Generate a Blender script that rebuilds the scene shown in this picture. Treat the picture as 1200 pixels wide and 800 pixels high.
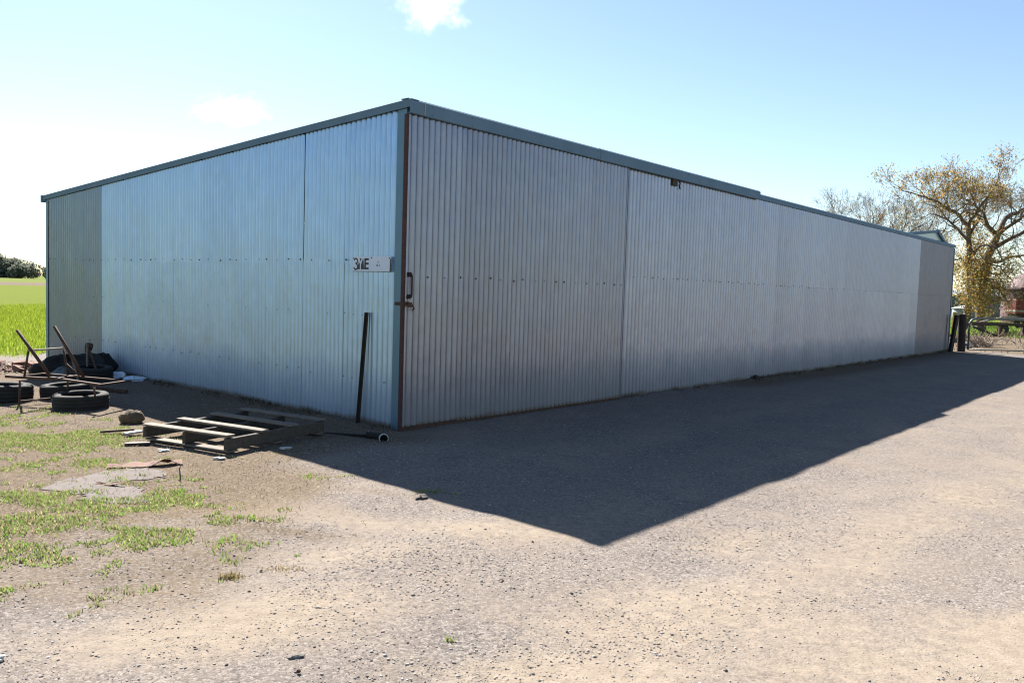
import bpy, bmesh, math, random
import numpy as np
from mathutils import Vector, Matrix, Quaternion
random.seed(7); rng = np.random.default_rng(11)
S = bpy.context.scene; COL = S.collection
for o in list(bpy.data.objects): bpy.data.objects.remove(o)
R_ = math.radians

# ------------------------------------------------------------------ camera
CAM_H = 1.5105
cd = bpy.data.cameras.new('camera'); cam = bpy.data.objects.new('camera', cd); COL.objects.link(cam)
cd.sensor_width = 36; cd.lens = 29.073; cd.clip_end = 6000; cd.clip_start = 0.05
pitch, roll = 0.0621, 0.0315
F = Vector((0, math.cos(pitch), -math.sin(pitch))); U0 = Vector((0, math.sin(pitch), math.cos(pitch))); R0 = Vector((1, 0, 0))
Rr = R0*math.cos(roll) + U0*math.sin(roll); Ur = U0*math.cos(roll) - R0*math.sin(roll)
m = Matrix.Identity(4)
for i in range(3):
    m[i][0] = Rr[i]; m[i][1] = Ur[i]; m[i][2] = -F[i]
m.translation = Vector((0, 0, CAM_H)); cam.matrix_world = m
S.camera = cam
S.cycles.filter_width = 1.15

# ------------------------------------------------------------------ sky, sun, exposure
SUN = Vector((-0.3206, 0.6892, 0.6498)).normalized()
SKY_STRENGTH, SUN_STRENGTH, EXPOSURE = 0.05, 5.0, 1.78
w = bpy.data.worlds.new('World'); S.world = w; w.use_nodes = True
nt = w.node_tree; nt.nodes.clear()
out = nt.nodes.new('ShaderNodeOutputWorld'); bg = nt.nodes.new('ShaderNodeBackground'); bg.inputs[1].default_value = SKY_STRENGTH
sky = nt.nodes.new('ShaderNodeTexSky'); sky.sky_type = 'NISHITA'; sky.sun_disc = False
sky.sun_elevation = math.asin(SUN.z); sky.sun_rotation = math.atan2(SUN.x, SUN.y)
sky.air_density = 1.0; sky.dust_density = 0.22; sky.ozone_density = 1.5; sky.altitude = 100
nt.links.new(bg.outputs[0], out.inputs[0])
# two small bright fair-weather clouds, drawn on the sky by direction
geo = nt.nodes.new('ShaderNodeNewGeometry')
neg = nt.nodes.new('ShaderNodeVectorMath'); neg.operation = 'SCALE'; neg.inputs[3].default_value = -1.0
nt.links.new(geo.outputs['Incoming'], neg.inputs[0])
nz = nt.nodes.new('ShaderNodeTexNoise'); nz.inputs['Scale'].default_value = 34; nz.inputs['Detail'].default_value = 9; nz.inputs['Roughness'].default_value = .62
nt.links.new(neg.outputs[0], nz.inputs['Vector'])
def cloud(prev, dirv, sx, sz):
    dirv = Vector(dirv).normalized(); side = dirv.cross(Vector((0, 0, 1))).normalized(); up = side.cross(dirv)
    def dot(v):
        n = nt.nodes.new('ShaderNodeVectorMath'); n.operation = 'DOT_PRODUCT'; n.inputs[1].default_value = v
        nt.links.new(neg.outputs[0], n.inputs[0]); return n.outputs['Value']
    def mth(op, a, b):
        n = nt.nodes.new('ShaderNodeMath'); n.operation = op
        for i, q in enumerate((a, b)):
            if q is None: continue
            if isinstance(q, (int, float)): n.inputs[i].default_value = q
            else: nt.links.new(q, n.inputs[i])
        return n.outputs[0]
    a = mth('POWER', mth('DIVIDE', dot(side), sx), 2.0); b = mth('POWER', mth('DIVIDE', dot(up), sz), 2.0)
    r = mth('SQRT', mth('ADD', a, b), None)
    v = mth('SUBTRACT', 1.0, r); v = mth('ADD', v, mth('MULTIPLY', mth('SUBTRACT', nz.outputs[0], 0.5), 3.2))
    front = mth('GREATER_THAN', dot(dirv), 0.0)
    mr = nt.nodes.new('ShaderNodeMapRange'); mr.interpolation_type = 'SMOOTHSTEP'
    mr.inputs[1].default_value = -0.35; mr.inputs[2].default_value = 1.4; nt.links.new(v, mr.inputs[0])
    mx = nt.nodes.new('ShaderNodeMix'); mx.data_type = 'RGBA'
    nt.links.new(mth('MULTIPLY', mth('MULTIPLY', mr.outputs[0], front), .65), mx.inputs[0]); nt.links.new(prev, mx.inputs[6]); mx.inputs[7].default_value = (16, 16, 16, 1)
    return mx.outputs[2]
c1 = cloud(sky.outputs[0], (-0.1069, 0.9440, 0.3121), 0.036, 0.022)
c2 = cloud(c1, (-0.3195, 0.9286, 0.1887), 0.036, 0.015)
nt.links.new(c2, bg.inputs[0])
sl = bpy.data.lights.new('sun', 'SUN'); sl.energy = SUN_STRENGTH; sl.angle = R_(0.53); sl.color = (1.0, 0.95, 0.87)
sun = bpy.data.objects.new('sun', sl); COL.objects.link(sun); sun.rotation_euler = SUN.to_track_quat('Z', 'Y').to_euler()
S.view_settings.view_transform = 'Standard'; S.view_settings.look = 'None'; S.view_settings.exposure = EXPOSURE; S.view_settings.gamma = 1
S.view_settings.use_curve_mapping = False

# ------------------------------------------------------------------ helpers
def tag(o, label=None, cat=None, group=None, kind=None):
    if label: o['label'] = label
    if cat: o['category'] = cat
    if group: o['group'] = group
    if kind: o['kind'] = kind
    return o
def empty(name, loc, rz=0, label=None, cat=None, group=None):
    o = bpy.data.objects.new(name, None); COL.objects.link(o); o.location = loc; o.rotation_euler = (0, 0, rz); o.empty_display_size = .2
    return tag(o, label, cat, group)
class MB:
    def __init__(s): s.v = []; s.f = []; s.smooth = False
    def add(s, vs, fs):
        n = len(s.v); s.v += [tuple(v) for v in vs]; s.f += [tuple(n+i for i in f) for f in fs]; return s
    def box(s, c, d, rot=None, taper=1.0, jit=0.0):
        vs = []
        for z in (-1, 1):
            for x, y in ((-1, -1), (1, -1), (1, 1), (-1, 1)):
                t = taper if z > 0 else 1
                v = Vector((x*d[0]/2*t, y*d[1]/2*t, z*d[2]/2))
                if jit: v += Vector([random.uniform(-jit, jit) for _ in range(3)])
                if rot is not None: v = rot @ v
                vs.append(v + Vector(c))
        return s.add(vs, [(0, 3, 2, 1), (4, 5, 6, 7), (0, 1, 5, 4), (1, 2, 6, 5), (2, 3, 7, 6), (3, 0, 4, 7)])
    def b2(s, lo, hi):
        return s.box([(a+b)/2 for a, b in zip(lo, hi)], [b-a for a, b in zip(lo, hi)])
    def tube(s, pts, r, n=8, cap=True):
        pts = [Vector(p) for p in pts]; rs = r if isinstance(r, (list, tuple)) else [r]*len(pts)
        base = len(s.v); ref = None
        for i, p in enumerate(pts):
            t = (pts[min(i+1, len(pts)-1)] - pts[max(i-1, 0)]).normalized()
            if ref is None: ref = t.orthogonal().normalized()
            ref = (ref - t*ref.dot(t)).normalized(); b = t.cross(ref)
            for k in range(n):
                a = 2*math.pi*k/n; s.v.append(tuple(p + (ref*math.cos(a) + b*math.sin(a))*rs[i]))
        for i in range(len(pts)-1):
            for k in range(n):
                a = base+i*n+k; b_ = base+i*n+(k+1) % n; s.f.append((a, b_, b_+n, a+n))
        if cap:
            s.f.append(tuple(base+k for k in range(n))[::-1]); s.f.append(tuple(base+(len(pts)-1)*n+k for k in range(n)))
        return s
    def bar(s, a, b, wd, th, up=(0, 0, 1)):
        a = Vector(a); b = Vector(b); t = (b-a).normalized(); x = Vector(up).cross(t)
        if x.length < 1e-4: x = Vector((1, 0, 0))
        x.normalize(); y = t.cross(x); vs = []
        for p in (a, b):
            for i, j in ((-1, -1), (1, -1), (1, 1), (-1, 1)): vs.append(p + x*i*wd/2 + y*j*th/2)
        return s.add(vs, [(0, 3, 2, 1), (4, 5, 6, 7), (0, 1, 5, 4), (1, 2, 6, 5), (2, 3, 7, 6), (3, 0, 4, 7)])
    def lathe(s, prof, n=32, c=(0, 0, 0), close=False):
        base = len(s.v); m_ = len(prof)
        for k in range(n):
            a = 2*math.pi*k/n
            for r, z in prof: s.v.append((c[0]+r*math.cos(a), c[1]+r*math.sin(a), c[2]+z))
        for k in range(n):
            for j in range(m_ if close else m_-1):
                j2 = (j+1) % m_; s.f.append((base+k*m_+j, base+((k+1) % n)*m_+j, base+((k+1) % n)*m_+j2, base+k*m_+j2))
        return s
    def mesh(s, name):
        me = bpy.data.meshes.new(name); me.from_pydata(s.v, [], s.f); me.update()
        return me
    def build(s, name, mat, parent=None, bevel=0, smooth=False, loc=None):
        me = s.mesh(name)
        bm = bmesh.new(); bm.from_mesh(me); bmesh.ops.recalc_face_normals(bm, faces=bm.faces)
        if bevel: bmesh.ops.bevel(bm, geom=list(bm.edges), offset=bevel, segments=1, affect='EDGES')
        bm.to_mesh(me); bm.free()
        if smooth: me.polygons.foreach_set('use_smooth', [True]*len(me.polygons))
        me.materials.append(mat)
        o = bpy.data.objects.new(name, me); COL.objects.link(o); o.parent = parent
        if loc: o.location = loc
        return o
def npmesh(name, V, Fc, mat, parent=None, colors=None, smooth=False, nper=None):
    """V (n,3), Fc (m,k) all faces with k corners"""
    me = bpy.data.meshes.new(name); n, (mf, k) = len(V), Fc.shape
    me.vertices.add(n); me.vertices.foreach_set('co', np.asarray(V, np.float32).ravel())
    me.loops.add(mf*k); me.loops.foreach_set('vertex_index', np.asarray(Fc, np.int32).ravel())
    me.polygons.add(mf); me.polygons.foreach_set('loop_start', np.arange(0, mf*k, k, dtype=np.int32))
    if smooth: me.polygons.foreach_set('use_smooth', np.ones(mf, bool))
    me.update(calc_edges=True); me.validate()
    if colors is not None:
        a = me.color_attributes.new('tint', 'FLOAT_COLOR', 'POINT'); a.data.foreach_set('color', np.asarray(colors, np.float32).ravel())
    me.materials.append(mat); o = bpy.data.objects.new(name, me); COL.objects.link(o); o.parent = parent
    return o
# value noise
_perm = rng.random((256, 256))
def vnoise(x, y, s=1.0, o=0):
    x = np.asarray(x)*s + 17.3*o + 1000; y = np.asarray(y)*s + 9.1*o + 1000
    xi = np.floor(x).astype(int); yi = np.floor(y).astype(int); fx = x-xi; fy = y-yi
    fx = fx*fx*(3-2*fx); fy = fy*fy*(3-2*fy)
    g = lambda a, b: _perm[a % 256, b % 256]
    return (g(xi, yi)*(1-fx)+g(xi+1, yi)*fx)*(1-fy) + (g(xi, yi+1)*(1-fx)+g(xi+1, yi+1)*fx)*fy
def fbm(x, y, s=1.0, o=0, n=4):
    t = 0; a = .5
    for i in range(n): t = t + a*vnoise(x, y, s*2**i, o+i*3); a *= .5
    return t/(1-.5**n)
def sst(a, b, x): t = np.clip((x-a)/(b-a), 0, 1); return t*t*(3-2*t)

# ------------------------------------------------------------------ materials
class NT:
    def __init__(s, name):
        s.m = bpy.data.materials.new(name); s.m.use_nodes = True; s.t = s.m.node_tree
        s.b = s.t.nodes['Principled BSDF']; s.out = s.t.nodes['Material Output']
    def n(s, ty, **kw):
        x = s.t.nodes.new(ty)
        for k, v in kw.items(): setattr(x, k, v)
        return x
    def L(s, a, b): s.t.links.new(a, b)
    def pos(s, obj=False):
        return s.n('ShaderNodeTexCoord').outputs['Object'] if obj else s.n('ShaderNodeNewGeometry').outputs['Position']
    def mapv(s, v, sc):
        x = s.n('ShaderNodeMapping'); x.inputs['Scale'].default_value = sc; s.L(v, x.inputs[0]); return x.outputs[0]
    def noise(s, v, sc, det=4, rough=.55, dist=0):
        x = s.n('ShaderNodeTexNoise'); x.inputs['Scale'].default_value = sc; x.inputs['Detail'].default_value = det
        x.inputs['Roughness'].default_value = rough; x.inputs['Distortion'].default_value = dist
        if v is not None: s.L(v, x.inputs['Vector'])
        return x.outputs[0]
    def vor(s, v, sc, out='Color'):
        x = s.n('ShaderNodeTexVoronoi'); x.inputs['Scale'].default_value = sc; s.L(v, x.inputs['Vector']); return x.outputs[out]
    def ramp(s, f, stops):
        x = s.n('ShaderNodeValToRGB'); e = x.color_ramp.elements
        while len(e) < len(stops): e.new(.5)
        for i, (p, c) in enumerate(stops):
            e[i].position = p; e[i].color = (c, c, c, 1) if isinstance(c, (int, float)) else (*c, 1)
        s.L(f, x.inputs[0]); return x.outputs[0]
    def mix(s, f, a, b, mode='MIX'):
        x = s.n('ShaderNodeMix', data_type='RGBA', blend_type=mode)
        for i, q in ((0, f), (6, a), (7, b)):
            if isinstance(q, (int, float)): x.inputs[i].default_value = q if i == 0 else (q, q, q, 1)
            elif isinstance(q, (tuple, list)): x.inputs[i].default_value = (*q, 1)
            else: s.L(q, x.inputs[i])
        return x.outputs[2]
    def math(s, op, a, b=0.0, c=None):
        x = s.n('ShaderNodeMath', operation=op)
        for i, q in enumerate((a, b) if c is None else (a, b, c)):
            if isinstance(q, (int, float)): x.inputs[i].default_value = q
            else: s.L(q, x.inputs[i])
        return x.outputs[0]
    def sep(s, v):
        x = s.n('ShaderNodeSeparateXYZ'); s.L(v, x.inputs[0]); return x.outputs
    def bump(s, h, st=.3, dist=.01):
        x = s.n('ShaderNodeBump'); x.inputs['Strength'].default_value = st; x.inputs['Distance'].default_value = dist
        s.L(h, x.inputs['Height']); s.L(x.outputs[0], s.b.inputs['Normal']); return x
    def set(s, col=None, rough=None, metal=None, spec=None):
        for k, q in (('Base Color', col), ('Roughness', rough), ('Metallic', metal), ('Specular IOR Level', spec)):
            if q is None: continue
            if isinstance(q, (int, float)): s.b.inputs[k].default_value = q
            elif isinstance(q, (tuple, list)): s.b.inputs[k].default_value = (*q, 1)
            else: s.L(q, s.b.inputs[k])
        return s.m
ALB = .62      # overall reflectance of the dusty things in this photograph
def weathered(name, c1, c2, sc=8, rough=.8, metal=0, c3=None, bump=.3, spots=.62, stretch=(1, 1, 1), obj=True):
    c1, c2, c3 = [tuple(q*ALB for q in c) if c else None for c in (c1, c2, c3)]
    t = NT(name); v = t.mapv(t.pos(obj), stretch); a = t.noise(v, sc, 5); col = t.mix(t.ramp(a, [(.35, 0.), (.65, 1.)]), c1, c2)
    if c3:
        b = t.noise(v, sc*2.7, 6, .7); col = t.mix(t.ramp(b, [(spots, 0.), (spots+.08, 1.)]), col, c3)
    t.set(col, rough, metal); t.bump(t.noise(v, sc*6, 4), bump, .01); return t.m

def galv(name, base, dark, metal=.82, rough=.24, stain=.5, groove=.30):
    t = NT(name); P = t.pos(); z = t.sep(P)[2]
    inf = t.n('ShaderNodeObjectInfo').outputs['Random']
    base_r = t.mix(t.math('MULTIPLY', inf, .55), base, dark)
    streak = t.noise(t.mapv(P, (9, 9, .35)), 1.0, 5, .6)
    col = t.mix(t.ramp(streak, [(.4, 0.), (.75, .38)]), base_r, dark)
    spang = t.vor(P, 90); sp = t.n('ShaderNodeSeparateColor'); t.L(spang, sp.inputs[0])
    col = t.mix(t.math('MULTIPLY', sp.outputs[0], .10), col, dark)
    # splashed earth and corrosion low on the sheets
    n1 = t.noise(P, 2.2, 5, .6)
    low = t.math('SUBTRACT', t.math('ADD', .42, t.math('MULTIPLY', n1, .5)), z)
    low = t.ramp(t.math('MULTIPLY', low, 1.6), [(0., 0.), (1., 1.)])
    col = t.mix(t.math('MULTIPLY', low, stain), col, (.20, .19, .17))
    edge = t.ramp(t.math('SUBTRACT', t.math('ADD', .02, t.math('MULTIPLY', n1, .12)), z), [(0., 0.), (.05, .9)])
    col = t.mix(edge, col, (.13, .10, .07))
    scf = t.noise(t.mapv(P, (6, 6, 3.2)), 1.3, 6, .75)
    zone = t.ramp(z, [(.15, 1.), (1.0, .0)])
    scuff = t.math('MULTIPLY', t.ramp(scf, [(.685, 0.), (.72, 1.)]), zone)
    col = t.mix(t.math('MULTIPLY', scuff, .85), col, (.05, .045, .04))
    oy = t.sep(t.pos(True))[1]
    grime_shade = t.math('MULTIPLY', t.ramp(t.math('MULTIPLY', t.math('ADD', oy, .006), 60.0), [(0., 0.), (1., 1.)]), t.math('MULTIPLY', t.math('ADD', streak, .35), groove))  # valleys darkened: grime plus painted shade that brings out the ribs
    col = t.mix(grime_shade, col, (.14, .125, .125))
    rust = t.ramp(t.noise(t.mapv(P, (5, 5, .8)), 1.0, 6, .7), [(.70, 0.), (.8, .35)])
    col = t.mix(rust, col, (.22, .15, .10))
    rg = t.math('ADD', rough, t.math('MULTIPLY', t.noise(P, 5, 3), .16))
    rg = t.math('ADD', rg, t.math('MULTIPLY', low, .25))
    t.set(col, rg, t.math('MULTIPLY', t.math('SUBTRACT', 1.0, t.math('MULTIPLY', low, .5)), metal))
    t.bump(t.math('ADD', t.noise(t.mapv(P, (1.6, 1.6, .7)), 1.5, 3), t.math('MULTIPLY', t.noise(P, 9, 3), .12)), .8, .022)
    return t.m
M = {}
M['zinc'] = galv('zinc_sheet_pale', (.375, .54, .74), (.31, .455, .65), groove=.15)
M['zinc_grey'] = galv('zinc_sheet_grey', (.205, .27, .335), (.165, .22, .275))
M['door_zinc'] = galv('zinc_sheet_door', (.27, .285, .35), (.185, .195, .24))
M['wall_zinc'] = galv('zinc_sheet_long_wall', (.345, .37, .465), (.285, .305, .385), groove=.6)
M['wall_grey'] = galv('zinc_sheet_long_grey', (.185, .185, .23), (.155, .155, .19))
M['flash'] = weathered('blue_grey_flashing', (.19, .31, .42), (.22, .35, .46), 3, .7, .1, None, .1)
M['flash'].node_tree.nodes['Principled BSDF'].inputs['Specular IOR Level'].default_value = .15
M['flash2'] = weathered('corner_flashing', (.15, .30, .42), (.18, .33, .45), 3, .45, .35, None, .1)
M['rust_red'] = weathered('rusty_red_steel', (.13, .045, .04), (.07, .028, .026), 14, .75, .1, (.05, .03, .025))
M['rust'] = weathered('brown_rust', (.16, .08, .05), (.08, .045, .032), 18, .85, .1, (.03, .022, .02))
M['dark_steel'] = weathered('dark_steel', (.035, .028, .026), (.06, .04, .032), 14, .7, .3)
M['rubber'] = weathered('old_tyre_rubber', (.018, .018, .018), (.035, .033, .03), 9, .9, 0, (.07, .06, .045), .25, .66)
M['plastic_dark'] = weathered('black_plastic', (.012, .012, .013), (.022, .021, .02), 6, .95)
M['wood'] = weathered('weathered_grey_timber', (.30, .25, .19), (.20, .165, .13), 5, .85, 0, (.10, .08, .06), .5, .6, (1, 9, 9))
M['wood_side'] = weathered('dark_timber', (.13, .105, .08), (.08, .065, .05), 5, .9, 0, (.04, .032, .025), .5, .6, (1, 6, 6))
M['post_wood'] = weathered('post_timber', (.05, .035, .03), (.03, .022, .02), 6, .95, 0, (.12, .06, .05), .5, .66, (4, 4, 1))
M['white'] = weathered('chalky_white', (.72, .72, .70), (.6, .6, .58), 12, .7)
M['sign_white'] = weathered('sign_enamel', (.98, 1.1, 1.3), (.90, 1.02, 1.22), 5, .4)
M['black'] = weathered('black_paint', (.012, .012, .018), (.02, .02, .03), 12, .5)
M['grey_print'] = weathered('grey_print', (.20, .26, .28), (.26, .3, .32), 12, .6)
M['bag'] = weathered('blue_white_plastic', (.75, 1.0, 1.3), (1.1, 1.2, 1.3), 14, .4)
M['rock'] = weathered('ochre_rock', (.22, .15, .07), (.12, .085, .05), 9, .9, 0, (.30, .25, .14), .6)
M['stone_grey'] = weathered('grey_stone', (.20, .19, .17), (.28, .27, .25), 9, .9, 0, None, .6)
M['brick'] = weathered('broken_brick', (.30, .13, .085), (.22, .12, .085), 12, .9, 0, (.35, .30, .25), .5)
M['sheet_rust'] = weathered('thin_rusted_sheet', (.22, .085, .045), (.13, .055, .035), 12, .85, .05, (.05, .03, .025))
M['sheet_pale'] = weathered('faded_pink_sheet', (.165, .125, .112), (.12, .09, .08), 14, .9, 0, (.10, .08, .065), .4, .55)
M['galv_pipe'] = weathered('galvanised_pipe', (.20, .23, .23), (.14, .165, .165), 10, .45, .7)
M['bark'] = weathered('tree_bark', (.13, .10, .085), (.22, .18, .15), 4, .95, 0, (.20, .17, .13), .8, .62, (1, 1, .4), False)
M['twig'] = weathered('thin_twigs', (.36, .27, .20), (.24, .18, .15), 3, .9, 0, None, .1)
M['farshed'] = weathered('far_zinc', (.17, .22, .25), (.13, .17, .20), 1, .6, .2, None, .1, .6, (3, 3, .1))
M['tank_pale'] = weathered('pale_tank', (.35, .39, .42), (.28, .31, .34), 2, .6, 0)
M['red_paint'] = weathered('faded_red_paint', (.33, .045, .03), (.22, .05, .035), 3, .6, 0, (.14, .05, .035), .2)
M['cream'] = weathered('cream_paint', (.55, .48, .36), (.42, .36, .27), 4, .7)
M['silo'] = weathered('dull_red_tank', (.15, .06, .055), (.10, .045, .042), 1.5, .7, 0, (.10, .05, .045), .2)
M['ypaint'] = weathered('yellow_paint', (.6, .38, .06), (.45, .28, .05), 5, .7)
M['glass'] = NT('dusty_glazing').set((.32, .38, .36), .25, 0.0)
M['inside'] = weathered('shed_frame_steel', (.16, .10, .08), (.10, .07, .06), 3, .7)

def tinted(name, transl=.35, rough=.7):
    t = NT(name); a = t.n('ShaderNodeAttribute'); a.attribute_name = 'tint'
    t.set(a.outputs['Color'], rough, 0, .25)
    if transl:
        tr = t.n('ShaderNodeBsdfTranslucent'); t.L(a.outputs['Color'], tr.inputs[0])
        mx = t.n('ShaderNodeMixShader'); mx.inputs[0].default_value = transl
        t.L(t.b.outputs[0], mx.inputs[1]); t.L(tr.outputs[0], mx.inputs[2]); t.L(mx.outputs[0], t.out.inputs[0])
    return t.m
M['grassb'] = tinted('grass_blades', .5); M['leaf'] = tinted('leaves', .45); M['pebble'] = tinted('pebbles', 0, .85); M['litter'] = tinted('straw_litter', .2)

# ------------------------------------------------------------------ shed frame
YAW = 0.8687; CX, CY = -1.1427, 8.6175
rv = np.array([math.cos(YAW), math.sin(YAW)]); lv = np.array([-math.sin(YAW), math.cos(YAW)])
def W(r, l, z=0): return (CX + rv[0]*r + lv[0]*l, CY + rv[1]*r + lv[1]*l, z)
def LOC(x, y): dx = x-CX; dy = y-CY; return dx*rv[0]+dy*rv[1], dx*lv[0]+dy*lv[1]
H, SLOPE, LL, LR = 3.4217, 0.0557, 9.22, 23.35

# ------------------------------------------------------------------ ground
def gh(x, y):
    r, l = LOC(x, y)
    near = np.exp(-((x-1)**2+(y-8)**2)/900.)
    h = (fbm(x, y, .45, 1, 3)-.5)*.05*near + (fbm(x, y, 2.3, 5, 3)-.5)*.022*near
    d = np.maximum(np.maximum(-r, -l), 0)           # flat by the walls
    ins = (r > -.0) & (r < LR) & (l > -.0) & (l < LL)
    k = np.clip(np.hypot(np.maximum(0, np.maximum(-r, r-LR)), np.maximum(0, np.maximum(-l, l-LL)))/1.2, 0, 1)
    h = h*k
    dd = np.hypot(np.maximum(0, np.maximum(-r, r-LR)), np.maximum(0, np.maximum(-l, l-LL)))
    h = h + .045*np.exp(-(dd/.16)**2)*fbm(x, y, 3.1, 91, 3)*np.where((l < -.0) & (r > -.1) & (r < 4.15), .2, 1)
    h = h - .02*(1-k)*0
    # shallow wheel ruts along the drive
    for c_, wd, dp in ((-2.35, .35, .022), (-4.1, .4, .02)):
        h = h - dp*np.exp(-((l-c_-.25*np.sin(r*.35))/wd)**2)*near
    return np.where(ins, -.02, h)
def blob(x, y, cx, cy, rx, ry=None, ang=0):
    ry = ry or rx; ca, sa = math.cos(ang), math.sin(ang); dx = x-cx; dy = y-cy
    u = (dx*ca+dy*sa)/rx; v = (-dx*sa+dy*ca)/ry
    return np.exp(-(u*u+v*v))
GR = [(-4.9, 7.5, 1.1, .42, 1.3), (-3.85, 7.2, .45, .22, .9), (-5.4, 8.45, .7, .4, 1.1), (-6.2, 8.9, .8, .5, .8), (-3.3, 6.7, .5, .16, .75), (-3.6, 6.3, .7, .3, .55), (-3.2, 5.6, .6, .2, .75), (-2.95, 4.85, .42, .3, 1.),
      (-2.44, 5.5, .30, .16, .95), (-2.8, 5.25, .34, .14, .9), (-2.0, 4.72, .32, .16, .9), (-2.6, 4.35, .5, .2, .8), (-2.25, 4.95, .2, .1, .7), (-1.75, 5.1, .3, .08, .5), (-1.6, 4.75, .12, .08, .6), (-2.6, 6.0, .25, .1, .5),
      (-.55, 6.05, .2, .05, .55), (-2.0, 6.6, .15, .06, .4), (-3.9, 4.9, .6, .5, .8), (-3.3, 7.9, .12, .1, .5), (-.2, 3.5, .04, .03, .6), (-1.35, 6.4, .2, .06, .45), (-5.3, 6.2, 1.0, .8, .7), (-2.5, 7.0, .3, .05, .3)]
def zones(x, y):
    r, l = LOC(x, y)
    n1 = fbm(x, y, .8, 2, 4); n2 = fbm(x, y, .12, 8, 3); n3 = fbm(x, y, 3.0, 12, 3)
    field = sst(9.3, 12.5, l + (n1-.5)*3) * sst(26, 18, r)
    field = np.maximum(field, sst(38.5, 40.5, r + (n1-.5)*3.0)*sst(-16, -10, l))
    field = np.maximum(field, sst(60, 90, np.hypot(x, y)))
    field = np.maximum(field, sst(-9, -14, l + .9*(r < -9)*0 + (n1-.5)*4)*sst(-2, -8, r)*.9)
    g = field.copy()
    wx = x+(fbm(x, y, 2.0, 71, 3)-.5)*.7; wy = y+(fbm(x, y, 2.4, 75, 3)-.5)*.7
    zones.field = field
    for cx, cy, rx, ry, a in GR: g = np.maximum(g, a*blob(wx, wy, cx, cy, rx*1.1, ry*1.2, .15))
    yard = sst(-2.0, -3.4, r + (n1-.5)*1.2)*sst(-.5, .9, l+2.6+(n1-.5))*.42       # thin yard turf west of the drive
    g = np.maximum(g, yard*sst(.5, .72, n3+.08))
    # pale sandy sweeps
    sand_cut = blob(x, y, -.15, 4.35, .7, .6, .5)
    sand = np.maximum.reduce([blob(x, y, .35, 3.95, .75, .42, .3)*1.0, blob(x, y, -1.1, 3.6, 1.1, .38, .5)*.9, blob(x, y, -.6, 5.2, 1.4, .3, -.15)*.85, blob(x, y, 2.2, 3.6, 1.3, .5, .5)*1.0,
                              blob(x, y, 1.35, 5.1, .8, .25, .6)*.7, blob(x, y, .2, 3.2, .7, .25, 0)*.9, blob(x, y, 4.0, 6.6, 2.0, .35, .75)*.55, blob(x, y, 8.5, 12.0, 4.0, .5, .8)*.5, blob(x, y, -.9, 4.6, .8, .35, .1)*.7])
    sand = sand*.75*(1-.7*sand_cut) - .25*sand_cut + .22*np.cos((l+.9*(n1-.5)+.05*r)*2*math.pi/1.55+.6)*sst(-4.5, -2.5, r) + .12
    sand = np.clip(sand + (n1-.5)*.9 + (n3-.5)*.35, 0, 1)*sst(27, 22, r)
    # moist dark soil along the long wall and round the heap
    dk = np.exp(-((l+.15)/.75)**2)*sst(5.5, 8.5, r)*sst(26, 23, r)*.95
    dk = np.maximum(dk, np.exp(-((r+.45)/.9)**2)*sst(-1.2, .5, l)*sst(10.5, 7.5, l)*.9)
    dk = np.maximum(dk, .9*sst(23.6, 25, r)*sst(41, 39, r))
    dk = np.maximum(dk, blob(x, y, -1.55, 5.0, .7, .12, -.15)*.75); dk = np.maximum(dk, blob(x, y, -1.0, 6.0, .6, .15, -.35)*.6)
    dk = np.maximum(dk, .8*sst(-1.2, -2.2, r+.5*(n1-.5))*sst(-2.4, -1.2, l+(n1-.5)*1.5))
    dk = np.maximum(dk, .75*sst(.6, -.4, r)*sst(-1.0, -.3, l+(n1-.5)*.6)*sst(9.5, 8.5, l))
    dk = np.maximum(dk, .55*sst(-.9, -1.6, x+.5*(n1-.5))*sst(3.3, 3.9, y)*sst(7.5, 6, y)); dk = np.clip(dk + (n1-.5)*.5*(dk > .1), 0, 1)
    # far bands: pale track and dark verge across the paddock
    dist = l
    band = sst(118, 122, dist)*sst(178, 160, dist)*(r < 400)
    straw = sst(175, 190, dist)*(r < 400)
    dk = np.maximum(dk, band*.9)
    return g*(1-band), sand*(1-field), dk, straw
def axis(lo, hi, step, far, g=1.09):
    a = list(np.arange(lo, hi+step/2, step)); s = step
    while a[-1] < far: s *= g; a.append(a[-1]+s)
    s = step
    while a[0] > -far: s *= g; a.insert(0, a[0]-s)
    return np.array(a)
gx = axis(-9.5, 12, .065, 3500); gy = axis(2.2, 17, .065, 3500)
X, Y = np.meshgrid(gx, gy); Z = gh(X, Y)
nx, ny = len(gx), len(gy); V = np.stack([X.ravel(), Y.ravel(), Z.ravel()], 1)
ii = (np.arange(ny-1)[:, None]*nx + np.arange(nx-1)[None, :]).ravel()
Fq = np.stack([ii, ii+1, ii+1+nx, ii+nx], 1)
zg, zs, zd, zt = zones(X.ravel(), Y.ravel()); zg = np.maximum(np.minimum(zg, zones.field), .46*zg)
t = NT('ground_earth_gravel_turf'); P = t.pos()
at = t.n('ShaderNodeAttribute'); at.attribute_name = 'tint'; sc = t.n('ShaderNodeSeparateColor'); t.L(at.outputs['Color'], sc.inputs[0])
na = t.noise(P, 1.6, 6, .6); nb = t.noise(P, 14, 6, .65); nc = t.noise(P, 55, 3, .6)
def wgt(ch, amp=.7, lo=.35, hi=.65):
    q = t.math('ADD', ch, t.math('MULTIPLY', t.math('SUBTRACT', nb, .5), amp)); return t.ramp(q, [(lo, 0.), (hi, 1.)])
vc = t.n('ShaderNodeSeparateColor'); t.L(t.vor(P, 75), vc.inputs[0]); vc2 = t.n('ShaderNodeSeparateColor'); t.L(t.vor(P, 190), vc2.inputs[0])
stone = t.math('ADD', t.math('MULTIPLY', vc.outputs[0], .55), t.math('MULTIPLY', vc2.outputs[0], .45))
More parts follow.
